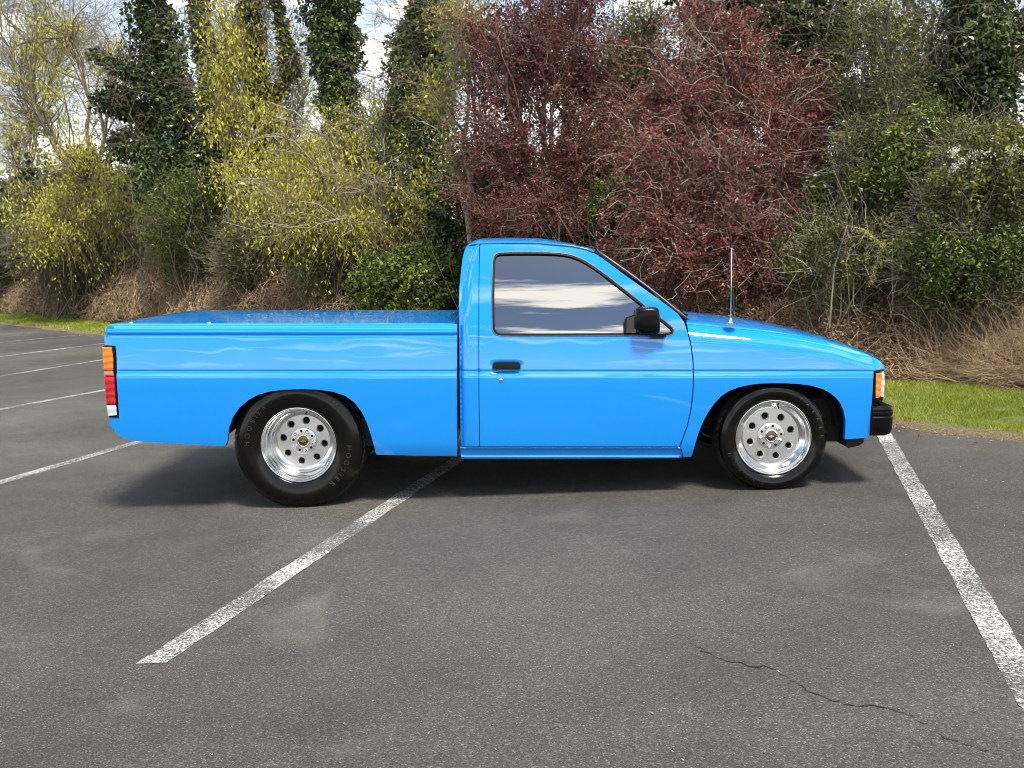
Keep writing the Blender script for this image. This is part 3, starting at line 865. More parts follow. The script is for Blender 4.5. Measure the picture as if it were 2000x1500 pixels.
for sd_ in (-1, 1):
    panel('front_fender', fen_xz, Wfen, truck, M['paint'], rows=np.concatenate([CREASE_ROWS, np.arange(.70, 1.0, .012)]), side=sd_, step=.025, cols=XN - np.array([.004, .009, .015, .022, .030, .040, .052, .066]))

# --- hood
V = []; F = []
xs_ = np.concatenate([np.linspace(SXs[1], SXs[-4], 40), np.linspace(SXs[-4], SXs[-1], 16)[1:]])
tt = np.concatenate([-1 + np.array([0, .004, .012, .025, .05, .09, .14]), np.linspace(-.80, .80, 21), 1 - np.array([.14, .09, .05, .025, .012, .004, 0])])
for x in xs_:
    z = float(seam_z(x)); w = float(Wfen(np.array(x), np.array(z))) - .004
    f = (x - xs_[0]) / (xs_[-1] - xs_[0])
    cr = .022 * (1 - f ** 6) + .004
    for t in tt:
        xb = x + 0.075 * (1 - abs(t) ** 3) * max(0, (f - .55) / .45) ** 2 + .05 * (1 - t * t) * max(0, 1 - f / .2) * 0
        V.append((xb, t * w, z + .001 + .010 * (1 - abs(t) ** 30) * (1 - f ** 4) + cr * (1 - abs(t) ** 2.2)))
k = len(tt)
for i in range(len(xs_) - 1):
    for j in range(k - 1): F.append((i * k + j, (i + 1) * k + j, (i + 1) * k + j + 1, i * k + j + 1))
b = MB(); b.add(V, F); hood = b.build('hood', M['paint'], truck, smooth=True, off=OFFT)
# nose under the hood: panel from the hood's front edge down
zl = S(1729, 722)[1]
b = MB(); V = []; F = []
lastrow = V0 = [(v[0] + OFFT[0] * 0, v[1], v[2]) for v in []]
hv = [(p.co.x + OFFT[0], p.co.y, p.co.z + OFFT[2]) for p in hood.data.vertices][-k:]
for q in range(4):
    f = q / 3
    for x, y, z in hv: V.append((x + .004 * math.sin(f * 2), y, z * (1 - f) + (zl - .004) * f))
for i in range(3):
    for j in range(k - 1): F.append((i * k + j, (i + 1) * k + j, (i + 1) * k + j + 1, i * k + j + 1))
b.add(V, F); b.build('nose_panel', M['paint'], truck, smooth=True, off=OFFT)
# grille, headlamps
zg0 = S(1715, 786)[1]
XG = XN - .03
b = MB(); b.box((XG - .10, -.70, zg0), (XG, .70, zl - .01)); gr = b.build('grille', M['black'], truck, off=OFFT)
for i in range(5):
    z = zg0 + .02 + i * (zl - zg0 - .05) / 4
    b = MB(); b.box((XG + .001, -.36, z - .006), (XG + .020, .36, z + .006), .003); b.build('grille_bar', M['seal_grey'], gr, off=OFFT)
for sd_ in (-1, 1):
    y0, y1 = sorted((sd_ * .40, sd_ * .66))
    b = MB(); b.box((XG - .02, y0, zg0 + .02), (XG + .022, y1, zl - .03), .008); b.build('headlight', M['clear'], gr, off=OFFT)
# corner lamps
def Wcor(x, z): return .812 - rnd(XN - x + .004, .06) + 0 * z
def corner(part, name, pxs, mat, proud, sd_, back=.05):
    P = loop_even(SL(pxs, tab(np.full_like(ZT, .80))), 60); c = P.mean(0); n = len(P); V = []; F = []
    for sc_, pr in ((1, -back), (1, proud - .004), (.96, proud), (.8, proud + .001)):
        Q_ = c + (P - c) * sc_; W = Wcor(Q_[:, 0], Q_[:, 1])
        V += [(x, sd_ * (w + pr), z) for (x, z), w in zip(Q_, W)]
    for k_ in range(3):
        for j in range(n): F.append((k_ * n + j, k_ * n + (j + 1) % n, (k_ + 1) * n + (j + 1) % n, (k_ + 1) * n + j))
    F.append(tuple(range(3 * n, 4 * n)))
    F = F if sd_ > 0 else [f[::-1] for f in F]
    bb = MB(); bb.add(V, F)
    return bb.build(name, mat, part, angle=40, off=OFFT)
for sd_ in (-1, 1):
    cl = corner(truck, 'corner_lamp', [(1706, 724), (1729, 724), (1730, 740), (1729, 776), (1726, 788), (1704, 790), (1705, 760)], M['gloss_black'], .001, sd_, .06)
    corner(cl, 'amber_lens', [(1708.5, 729), (1722.5, 728), (1722.5, 750), (1721, 777), (1708, 777)], M['amber'], .006, sd_)
    corner(cl, 'clear_lens', [(1723.3, 727), (1729.5, 726), (1730, 745), (1729, 776), (1722, 777)], M['clear'], .006, sd_)

# --- front bumper: one section swept round the nose
bz1 = S(1720, 793)[1]; bz0 = S(1715, 851)[1]
hB = bz1 - bz0
sec = [(-.060, 0.03), (-.026, .0), (-.012, .05), (-.004, .14), (0, .32), (0, .62), (-.004, .66), (-.004, .70), (0, .72), (0, .80), (-.004, .82), (-.004, .86), (-.001, .88), (-.008, .96), (-.022, 1.0), (-.06, 1.0)]
XB = S(1750, 820)[0]; XBS = S(1701, 820)[0]
path = []
wB = .845; rB = .085
path.append((XBS, -wB, 0, -1))
for a in np.linspace(0, 90, 12):
    ca, sa = math.cos(R(a)), math.sin(R(a))
    path.append((XB - rB + rB * sa, -wB + rB - rB * ca, sa, -ca))
for y in np.linspace(-.70, .70, 15): path.append((XB + .02 * (1 - (y / .75) ** 2), y, 1, 0))
for a in np.linspace(90, 0, 12):
    ca, sa = math.cos(R(a)), math.sin(R(a))
    path.append((XB - rB + rB * sa, wB - rB + rB * ca, sa, ca))
path.append((XBS, wB, 0, 1))
V = []; F = []; k = len(sec)
for x, y, nx, ny in path:
    for dN, f in sec: V.append((x + nx * dN, y + ny * dN, bz0 + hB * f))
for i in range(len(path) - 1):
    for j in range(k - 1): F.append((i * k + j, (i + 1) * k + j, (i + 1) * k + j + 1, i * k + j + 1))
F.append(tuple(range(k))); F.append(tuple(range(len(path) * k - 1, (len(path) - 1) * k - 1, -1)))
b = MB(); b.add(V, F); fb = b.build('front_bumper', M['gloss_black'], truck, angle=25, off=OFFT)
b = MB(); b.box((XBS - .02, -.70, bz0 + .01), (XB - .03, .70, bz1 - .005)); b.build('bumper_core', M['under'], fb, off=OFFT)
# air dam under the fender
(ax, az), (bx_, bz) = S(1656, 877), S(1692, 857)
b = MB()
b.prism([(ax, bz + .01), (ax + .002, az + .006), (ax + .012, az), (bx_ - .03, az + .012), (bx_ - .004, az + .03), (bx_, bz + .01)], -.79, .79)
b.build('air_dam', M['black'], truck, off=OFFT)

# --- windscreen, cowl, wipers
top = S(1164, 492, Wcd); bot = S(1341, 626, Wcd)
n1, n2 = 12, 25; V = []; F = []
for i in range(n1 + 1):
    f = i / n1
    x = top[0] + (bot[0] - top[0]) * f; z = top[1] + (bot[1] - top[1]) * f + .010 * math.sin(math.pi * f)
    w = float(Wcd(0, z)) - .012
    for j in range(n2 + 1):
        t = -1 + 2 * j / n2
        V.append((x + (.055 + .03 * f) * (1 - t * t) + .004, t * w, z + .012 * (1 - abs(t) ** 4)))
for i in range(n1):
    for j in range(n2): F.append((i * (n2 + 1) + j, (i + 1) * (n2 + 1) + j, (i + 1) * (n2 + 1) + j + 1, i * (n2 + 1) + j + 1))
b = MB(); b.add(V, F); ws = b.build('windscreen', M['screen'], truck, smooth=True, off=OFFT)
for sd_ in (-1, 1):
    b = MB()
    pts = []
    for f in np.linspace(0, 1, 10):
        z = top[1] + (bot[1] - top[1]) * f + .010 * math.sin(math.pi * f); x = top[0] + (bot[0] - top[0]) * f
        pts.append((x + .012, sd_ * (float(Wcd(0, z)) - .004), z + .004))
    b.tube(pts, .006, 6); b.build('screen_moulding', M['seal_grey'], ws, smooth=True, off=OFFT)
b = MB()
cx0, cz0 = bot[0] - .02, bot[1] - .005
b.box((cx0, -.66, cz0 - .06), (SXs[1] + .06, .66, cz0 - .012), .01); b.build('cowl', M['black'], truck, off=OFFT)
for yy in (-.62, .02):
    b = MB(); b.tube([(cx0 + .05, yy + .08, cz0 + .0), (cx0 + .035, yy + .10, cz0 + .03), (cx0 - .02, yy + .30, cz0 + .055)], .006, 6)
    b.tube([(cx0 + .045, yy - .02, cz0 + .028), (cx0 - .045, yy + .52, cz0 + .075)], .006, 5)
    b.build('wiper', M['black'], ws, off=OFFT)
# --- aerial
axx, azz = S(1427, 634, tab(np.full_like(ZT, .755)))
w = .752
b = MB(); b.lathe([(0, 0)], 3)
ae = empty('aerial'); ae.parent = truck; ae.location = (axx - X0, -w, azz - Z0)
b = MB()
n = 20; V = []; F = []
for r_, z_ in ((.036, 0), (.036, .005), (.020, .010), (.010, .018), (.008, .034), (0.004, .04)):
    for j in range(n): a = 2 * math.pi * j / n; V.append((r_ * math.cos(a), r_ * .7 * math.sin(a), z_ - .002))
for i in range(5):
    for j in range(n): F.append((i * n + j, i * n + (j + 1) % n, (i + 1) * n + (j + 1) % n, (i + 1) * n + j))
b.add(V, F); b.build('aerial_base', M['chrome'], ae, angle=40)
b = MB(); b.tube([(0, 0, .03), (-.002, 0, .22), (-.006, 0, .42)], [.0034, .003, .0025], 8); b.build('aerial_mast', M['alu_disc'], ae, smooth=True)

# --- underbody, inner wings
b = MB(); b.box((XR + .30, -.50, .30), (S(1640, 800)[0], .50, .38)); b.box((XCB + .02, -.70, .205), (S(1330, 800)[0], .70, .60))
b.box((XBF - .55, -.74, .24), (XBF - .04, .74, .40)); b.box((S(1640, 800)[0] - .1, -.66, .25), (XN - .12, .66, .50))
b.build('chassis', M['under'], truck, off=OFFT)
HR = (S(583, 869.5, tab(np.full_like(ZT, .80)))); HF = (S(1511, 855, tab(np.full_like(ZT, .80))))
for (hx_, hz2), rr in ((HR, .39), (HF, .36)):
    for sd_ in (-1, 1):
        b = MB(); V = []; F = []
        prof = [(rr, .775), (rr + .01, .60), (rr, .44), (0.02, .43)]
        n = 24
        for r_, w in prof:
            for j in range(n + 1):
                a = math.pi * (.03 + .94 * j / n); V.append((hx_ + 1.02 * r_ * math.cos(a), sd_ * w, hz2 + .02 + min(r_ * math.sin(a), .60 if False else .30 + .0 * r_)))
        for i in range(3):
            for j in range(n): F.append((i * (n + 1) + j, i * (n + 1) + j + 1, (i + 1) * (n + 1) + j + 1, (i + 1) * (n + 1) + j))
        b.add(V, F); b.build('wheel_well', M['under'], truck, off=OFFT)
    b = MB(); b.tube([(hx_, -.62, hz2), (hx_, .62, hz2)], .045, 10); b.build('axle', M['under'], truck, off=OFFT)

# --- wheels
def text_mesh(name, body, size, parent, mat, rad, ang_mid, y_at, letter_angles=None):
    """raised letters bent round the side wall; tops point outwards"""
    V = []; F = []
    n = len(body)
    for i, ch in enumerate(body):
        if ch == ' ': continue
        cu = bpy.data.curves.new('t', 'FONT'); cu.body = ch; cu.size = 1.0; cu.align_x = 'CENTER'; cu.extrude = 0.0; cu.offset = 0.02
        to = bpy.data.objects.new('t', cu); C.objects.link(to)
        dg = bpy.context.evaluated_depsgraph_get(); dg.update()
        me = bpy.data.meshes.new_from_object(to.evaluated_get(dg))
        bpy.data.objects.remove(to); bpy.data.curves.remove(cu)
        a = letter_angles[i]
        base_i = len(V)
        for v_ in me.vertices:
            u = v_.co.x * size * .95; h = (v_.co.y - .35) * size
            r_ = rad + h; th = R(a) - u / rad
            V.append((r_ * math.cos(th), y_at(r_), r_ * math.sin(th)))
        for p in me.polygons: F.append(tuple(base_i + q for q in p.vertices))
        bpy.data.meshes.remove(me)
    b = MB(); b.add(V, F)
    return tag(b.build(name, mat, parent), kind='stuff')

def wheel(hub, r_t, deep, width, spin, sd_, words, z_flat, tread_rows):
    """hub (x,z); y=0 is the rim lip face, -y outwards on the near side"""
    W_LIP = .800
    root = empty('wheel'); root.parent = truck
    root.location = (hub[0] - X0, sd_ * W_LIP, hub[1] - Z0)
    if sd_ > 0: root.rotation_euler = (0, 0, math.pi)
    # tyre section: r, y (outboard negative)
    rr = r_t; k = (r_t - .213)
    side = [(.206, .016), (.214, .006), (.222, -.002), (.213 + k * .22, -.010), (.213 + k * .42, -.0155), (.213 + k * .56, -.015), (.213 + k * .60, -.0125), (.213 + k * .66, -.010), (.213 + k * .76, -.003), (.213 + k * .86, .010), (.213 + k * .93, .024)]
    N = 200
    y_sh = .034; rows = []
    yw = width
    tread = []
    nr = tread_rows
    ys_t = np.linspace(y_sh, yw - y_sh, nr * 3 + 1)
    for i, y in enumerate(ys_t):
        crown = .006 * (abs(2 * (y - y_sh) / (yw - 2 * y_sh) - 1)) ** 3
        tread.append((rr - crown - (.007 if i % 3 == 1 and 0 < i < len(ys_t) - 2 else 0), y))
    prof = side + tread + [(r_, yw - y_) for r_, y_ in side[::-1]]
    V = []; F = []
    i0, i1 = len(side) - 1, len(side) + len(tread)
    for i, (r_, y_) in enumerate(prof):
        for j in range(N):
            a = 2 * math.pi * j / N
            q = r_
            if i0 <= i <= i1:
                ph = (j + (i % 3) * 1) % 5
                if ph == 0: q -= .006
            x, z = q * math.cos(a), q * math.sin(a)
            yy = y_
            if z < -z_flat:
                ex = -z_flat - z; z = -z_flat; yy = y_ + (-ex * .5 if y_ < yw / 2 else ex * .5)
            V.append((x, yy, z))
    for i in range(len(prof) - 1):
        for j in range(N): F.append((i * N + j, i * N + (j + 1) % N, (i + 1) * N + (j + 1) % N, (i + 1) * N + j))
    b = MB(); b.add(V, F)
    b.mi = []
    for i in range(len(prof) - 1): b.mi += [1 if i0 <= i < i1 else 0] * N
    ty = b.build('tyre', None, root, angle=38, mats=[M['tyre'], M['tread']])
    pr_r = np.array([p[0] for p in side]); pr_y = np.array([p[1] for p in side])
    for (word, size, rad, angs) in words:
        text_mesh('tyre_lettering', word, size, ty, M['letter'], rad, 0, lambda q: float(np.interp(q, pr_r, pr_y)) - .0016, angs)
    # rim barrel
    if deep > .1:
        rp_ = [(.205, .03), (.2125, .012), (.2135, .004), (.2120, .0005), (.2085, 0), (.2045, .002), (.2020, .0065), (.2005, .008), (.1985, .008), (.1970, .011), (.1955, .020), (.1940, .033), (.1890, .040), (.1865, .046), (.1860, .080), (.1835, .088), (.1810, .092), (.1800, .108), (.1760, .122), (.1680, .133), (.1580, deep - .002), (.1500, deep)]
        rd = .150
    else:
        rp_ = [(.205, .03), (.2125, .012), (.2135, .004), (.2120, .0005), (.2085, 0), (.2045, .002), (.2020, .0065), (.2005, .008), (.1985, .008), (.1965, .012), (.1950, .024), (.1900, .034), (.1860, .038), (.1800, .045), (.1700, .056), (.1650, .060), (.1620, deep + .002), (.1580, deep)]
        rd = .158
    b = MB(); b.lathe(rp_, 96)
    rim = b.build('rim', M['alu'], root, angle=22)
    # disc with eight bevelled holes
    circ = [(rd * math.cos(2 * math.pi * j / 96), rd * math.sin(2 * math.pi * j / 96)) for j in range(96)]
    hol = []; hc = []
    for j in range(8):
        a = R(spin + 45 * j); c = (.1185 * math.cos(a), .1185 * math.sin(a)); hc.append(c)
        hol.append([(c[0] + .0225 * math.cos(2 * math.pi * q / 28), c[1] + .0225 * math.sin(2 * math.pi * q / 28)) for q in range(28)])
    pad = [(.0795 * math.cos(2 * math.pi * j / 64), .0795 * math.sin(2 * math.pi * j / 64)) for j in range(64)]
    pts = circ + [p for h_ in hol for p in h_] + pad; E = []; bse = 0
    for lp in [circ] + hol + [pad]:
        n = len(lp); E += [(bse + i, bse + (i + 1) % n) for i in range(n)]; bse += n
    vo, _, fo, *_ = delaunay_2d_cdt([Vector(p) for p in pts], E, [], 0, 1e-7)
    V2 = np.array([(q.x, q.y) for q in vo]); Fo = np.array(fo); cen = V2[Fo].mean(1)
    ok = inpoly(cen, circ) & ~inpoly(cen, pad)
    for h_ in hol: ok &= ~inpoly(cen, h_)
    def dz(r_): return deep - .004 * (1 - r_ / .158)
    b = MB()
    Vd = [(x, dz(math.hypot(x, z)), z) for x, z in V2]
    b.add(Vd, [tuple(f) for f in Fo[ok]])
    for c in hc:
        V = []; F = []; n = 28
        for r_, dd in ((.0225, 0), (.0205, .0030), (.0178, .0065), (.0172, .010), (.0172, .035)):
            for q in range(n):
                x = c[0] + r_ * math.cos(2 * math.pi * q / n); z = c[1] + r_ * math.sin(2 * math.pi * q / n)
                V.append((x, dz(math.hypot(*c)) + dd, z))
        for i in range(4):
            for q in range(n): F.append((i * n + q, i * n + (q + 1) % n, (i + 1) * n + (q + 1) % n, (i + 1) * n + q))
        b.add(V, F)
    dc = b.build('wheel_disc', M['alu_disc'], root, angle=20)
    # hub pad, caps
    d0 = dz(.08)
    b = MB(); b.lathe([(.0795, d0), (.0795, d0 + .004), (.077, d0 + .004), (.0755, d0 - .003), (.072, d0 - .0045), (.045, d0 - .005), (.0, d0 - .005)], 64)
    b.build('hub_pad', M['alu_disc'], root, angle=25)
    b = MB(); b.lathe([(.038, d0 - .004), (.038, d0 - .012), (.036, d0 - .0155), (.032, d0 - .0165), (.0285, d0 - .015), (.0275, d0 - .012)], 40)
    cap = b.build('centre_cap_ring', M['chrome'], root, angle=30)
    b = MB(); b.lathe([(.0275, d0 - .012), (.022, d0 - .0135), (.012, d0 - .0150), (0, d0 - .0155)], 32); b.build('centre_cap', M['gold'], root, smooth=True)
    b = MB(); b.box((-.016, d0 - .0172, -.004), (.016, d0 - .0140, .004), .002); b.box((-.006, d0 - .0174, -.007), (.006, d0 - .0140, .007), .002); b.build('cap_emblem', M['chrome'], root)
    for j in range(5):
        a = R(spin + 20 + 72 * j)
        x, z = .058 * math.cos(a), .058 * math.sin(a)
        b = MB(); b.lathe([(.0075, d0 - .0052), (.0075, d0 - .0056), (0, d0 - .0056)], 14, (x, 0, z)); b.build('painted_lug_hole', M['hole_shade'], root)  # flat disc on the pad, an empty hole's shade put into its colour
        a += R(36); x, z = .058 * math.cos(a), .058 * math.sin(a)
        b = MB(); b.lathe([(.0125, d0 - .005), (.0125, d0 - .007), (.0100, d0 - .008), (.0095, d0 - .020), (.006, d0 - .025), (0, d0 - .026)], 6, (x, 0, z)); b.build('lug_nut', M['chrome'], root)
    b = MB(); a = R(80)
    b.tube([(.176 * math.cos(a), deep * .75, .176 * math.sin(a)), (.166 * math.cos(a), deep * .75 - .028, .166 * math.sin(a))], .0045, 8); b.build('valve_stem', M['seal'], root)
    b = MB(); b.lathe([(.172, deep + .036), (0, deep + .036)], 40); b.build('brake_shadow_plate', M['hole_shade'], root)
    return root
hoos = [('HOOSIER', .040, .286, [178, 169, 160, 151, 144.5, 139, 131]), ('LIMITED SERVICE', .015, .322, [97 - 3.6 * i for i in range(15)]), ('HOOSIER', .040, .286, [-2, -11, -20, -29, -35.5, -41, -49]), ('LIMITED', .013, .322, [253 + 0 - 3.4 * (6 - i) * -1 for i in range(7)][::-1])]
falk = [('FALKEN', .030, .262, [257, 246, 235, 224, 213, 201]), ('FALKEN', .030, .262, [57, 46, 35, 24, 13, 2])]
for sd_ in (-1, 1):
    wheel(HR, .374, .14, .31, 82, sd_, hoos if sd_ < 0 else [], .356, 4)
    wheel(HF, .314, .064, .250, 62, sd_, falk if sd_ < 0 else [], .297, 4)

# ------------------------------------------------------------------ vegetation toolkit (numpy)
def unit(a): return a / (np.linalg.norm(a, axis=-1, keepdims=True) + 1e-9)

def tubes(P, r0, r1, sides=3):
    """P (N,K,3) polylines -> verts, quads; radius runs r0 -> r1"""
    P = np.asarray(P, float); N, K, _ = P.shape
    T = np.empty_like(P); T[:, 1:-1] = P[:, 2:] - P[:, :-2]; T[:, 0] = P[:, 1] - P[:, 0]; T[:, -1] = P[:, -1] - P[:, -2]
    T = unit(T)
    up = np.where(np.abs(T[..., 2:3]) > 0.9, np.array([1.0, 0, 0]), np.array([0, 0, 1.0]))
    A = unit(np.cross(T, up)); B = np.cross(T, A)
    f = np.linspace(0, 1, K)[None, :, None]
    rad = (np.asarray(r0, float).reshape(-1, 1, 1) * (1 - f) + np.asarray(r1, float).reshape(-1, 1, 1) * f)
    rad = np.broadcast_to(rad, (N, K, 1))
    w = 2 * np.pi * np.arange(sides) / sides
    V = P[:, :, None, :] + rad[:, :, None, :] * (A[:, :, None, :] * np.cos(w)[None, None, :, None] + B[:, :, None, :] * np.sin(w)[None, None, :, None])
    idx = np.arange(N * K * sides).reshape(N, K, sides)
    a = idx[:, :-1]; b = idx[:, 1:]
    Q = np.stack([a, np.roll(a, -1, 2), np.roll(b, -1, 2), b], -1).reshape(-1, 4)
    return V.reshape(-1, 3), Q

class Bag:
    def __init__(self): self.V = []; self.Q = []; self.T = []; self.n = 0
    def add(self, V, Q, T=None):
        self.V.append(V); self.Q.append(Q + self.n); self.n += len(V)
        self.T.append(np.zeros(len(V)) if T is None else T)
    def build(self, name, mat, parent=None, smooth=False, kind=None, off=None):
        if not self.V: return None
        V = np.concatenate(self.V)
        if off is not None: V = V - np.array(off)
        o = obj(name, fast_mesh(name, V, np.concatenate(self.Q), np.concatenate(self.T), smooth=smooth), mat, parent)
        if kind: o['kind'] = kind
        return o

def leaves(r, P, size, aspect=0.5, droop=0.3, facing=None, face_w=0.0, tone_mu=0.5, tone_sd=0.25, fold=0.25, tone=None):
    """a folded four-point leaf at each point of P"""
    n = len(P)
    ax = r.normal(size=(n, 3)); ax = unit(ax); ax[:, 2] -= droop; ax = unit(ax)
    nr = r.normal(size=(n, 3))
    if facing is not None: nr = unit(nr) + facing * face_w
    nr = unit(nr - ax * (nr * ax).sum(1, keepdims=True)); sd_ = np.cross(ax, nr)
    Ls = size * r.uniform(0.6, 1.35, n)[:, None]; Ws = Ls * aspect * r.uniform(.75, 1.2, n)[:, None]
    v0 = P; v2 = P + ax * Ls
    md = P + ax * Ls * .45 - nr * Ws * fold
    V = np.stack([v0, md + sd_ * Ws * .5, v2, md - sd_ * Ws * .5], 1).reshape(-1, 3)
    Q = np.arange(4 * n).reshape(n, 4)
    if tone is None: tone = np.clip(r.normal(tone_mu, tone_sd, n), 0, 1)
    return V, Q, np.repeat(tone, 4)

def curve(a, b, K, bend, r, wob=0.04, sag=0.0):
    """(N,K,3) bent lines from a to b; bend (N,3) is the mid offset"""
    f = np.linspace(0, 1, K)[None, :, None]
    L_ = np.linalg.norm(b - a, axis=1)[:, None, None]
    P = a[:, None, :] * (1 - f) + b[:, None, :] * f + bend[:, None, :] * (4 * f * (1 - f))
    P[:, 1:-1] += r.normal(size=(len(a), K - 2, 3)) * wob * L_
    if sag: P[..., 2] -= sag * L_[..., 0] * f[..., 0] ** 2
    return P

def pick(P, r, m, lo=0.2, hi=1.0):
    """m random points on each of random polylines -> points, tangents"""
    N, K, _ = P.shape
    i = r.integers(0, N, m); t = r.uniform(lo, hi, m) * (K - 1); k = np.minimum(t.astype(int), K - 2); f = (t - k)[:, None]
    a = P[i, k]; b = P[i, k + 1]
    return a * (1 - f) + b * f, unit(b - a), i

def pxm(Y): return F_PX / Y            # photo pixels per metre at depth Y

def base_at(px, Y):
    p = atw(px, 508, Y); _, d = verge_td(p); p.z = float(bank_h(np.array(max(d, 0.0)))) - 0.03
    return p

def blob_pts(r, blobs, n, shell=0.0):
    """random points inside pixel blobs (px, py, rx, ry, Y, weight)"""
    w = np.array([b[5] for b in blobs], float); w /= w.sum()
    ch = r.choice(len(blobs), n, p=w)
    u = unit(r.normal(size=(n, 3))) * (r.uniform(shell, 1, n) ** (1 / 3) * np.clip(1 + .32 * r.normal(size=n), .4, 1.9))[:, None]
    out = np.empty((n, 3))
    for i, b in enumerate(blobs):
        k = ch == i
        c = np.array(atw(b[0], b[1], b[4])); s = 1 / pxm(b[4])
        out[k] = c + u[k] * np.array([b[2] * s, max(b[2], b[3]) * s * b[6] if len(b) > 6 else (b[2] + b[3]) * .5 * s, b[3] * s])
    return out, ch

def tree(name, label, cat, px, Y, blobs, mats, seed, group=None, trunk_r=.10, n_sec=60, n_twig=600, twig_len=.5, twig_r=.004, twig_droop=.1,
         n_leaf=8000, leaf=.06, aspect=.5, droop=.3, tone=(.5, .25), leaf_j=.03, fork=.45, spread_t=(.25, 1.0), extra=None, stems=1, stem_sp=.0, sec_r=.018, K2=6, clump=0.0, K3=4, lm_lo=.15, limb=.55):
    """trunk(s) -> a limb to every blob -> branches inside the blobs -> twigs -> leaves.
    mats: (bark, branch, twig, leaf)"""
    r = np.random.default_rng(seed)
    b0 = base_at(px, Y)
    root = empty(name, b0); tag(root, label, cat, group)
    off = np.array(b0)
    cen = np.array([np.array(atw(b[0], b[1], b[4])) for b in blobs])
    topz = cen[:, 2].max()
    # trunks
    tp = []
    for s in range(stems):
        a = off + np.array([r.normal() * stem_sp, r.normal() * stem_sp, -0.05])
        fz = fork * (topz - off[2])
        e = a + np.array([(cen[:, 0].mean() - a[0]) * .35 + r.normal() * stem_sp, (cen[:, 1].mean() - a[1]) * .35 + r.normal() * stem_sp, fz])
        tp.append(curve(a[None], e[None], 8, r.normal(size=(1, 3)) * .04 * fz, r, .015)[0])
    tp = np.array(tp)
    bag = Bag(); V, Q = tubes(tp, [trunk_r] * stems, [trunk_r * .6] * stems, 8); bag.add(V, Q)
    bag.build('trunk', mats[0], root, True, off=off)
    # limbs
    br = Bag(); limbs = []
    for i, c in enumerate(cen):
        t_ = tp[r.integers(0, stems)]
        zf = np.clip((c[2] - off[2]) / max(.1, topz - off[2]) * .9, .3, 1.0)
        s_ = t_[min(7, int(zf * 7))]
        limbs.append(curve(s_[None], c[None], 9, np.array([[0, 0, .10 * np.linalg.norm(c - s_)]]) + r.normal(size=(1, 3)) * .06 * np.linalg.norm(c - s_), r, .02)[0])
    limbs = np.array(limbs)
    V, Q = tubes(limbs, trunk_r * limb, sec_r * 1.1, 5); br.add(V, Q)
    # branches inside blobs
    e, ch = blob_pts(r, blobs, n_sec)
    a = np.empty_like(e)
    for i in range(len(blobs)):
        k = ch == i
        if k.sum():
            p_, _, _ = pick(limbs[i:i + 1], r, int(k.sum()), .35, 1.0); a[k] = p_
    ln = np.linalg.norm(e - a, axis=1)[:, None]
    bend = r.normal(size=e.shape) * .10 * ln; bend[:, 2] += .10 * ln[:, 0]
    sec = curve(a, e, K2, bend, r, .03)
    V, Q = tubes(sec, sec_r * r.uniform(.6, 1.2, n_sec), sec_r * .3, 4); br.add(V, Q)
    br.build('branches', mats[1], root, True, 'stuff', off)
    # twigs
    p_, t_, ii_ = pick(sec, r, n_twig, .15, 1.0)
    d = unit(t_ * .7 + unit(r.normal(size=p_.shape)) * .9)
    l_ = twig_len * r.uniform(.4, 1.3, n_twig)[:, None]
    tw = curve(p_, p_ + d * l_ - np.array([0, 0, 1.0]) * twig_droop * l_, K3, np.array([0, 0, 1.0]) * twig_droop * .25 * l_ + r.normal(size=p_.shape) * .05 * l_, r, .05)
    V, Q = tubes(tw, twig_r * r.uniform(.7, 1.4, n_twig), twig_r * .35, 3)
    bt = Bag(); bt.add(V, Q); bt.build('twigs', mats[2], root, True, 'stuff', off)
    # leaves
    if n_leaf:
        src = tw
        if clump > 0:                     # leave some twigs bare so that the crown has gaps
            keep = r.random(n_sec) > clump; src = tw[keep[ii_]]
        lp, lt, li = pick(src, r, n_leaf, lm_lo, 1.0)
        tl_ = np.clip(r.normal(tone[0], tone[1], n_leaf) + (r.normal(size=len(src)) * .15)[li], 0, 1)
        lp = lp + r.normal(size=lp.shape) * leaf_j
        V, Q, T = leaves(r, lp, leaf, aspect, droop, tone=tl_)
        bl = Bag(); bl.add(V, Q, T); bl.build('crown', mats[3], root, False, 'stuff', off)
    if extra: extra(root, off, r, sec, tw)
    return root

def lump(r, n=6):
    a = r.normal(size=(n, 3)); ph = r.uniform(0, 6.28, n); return lambda P: sum(np.sin(P @ (a[i] * 1.8) + ph[i]) for i in range(n)) / n

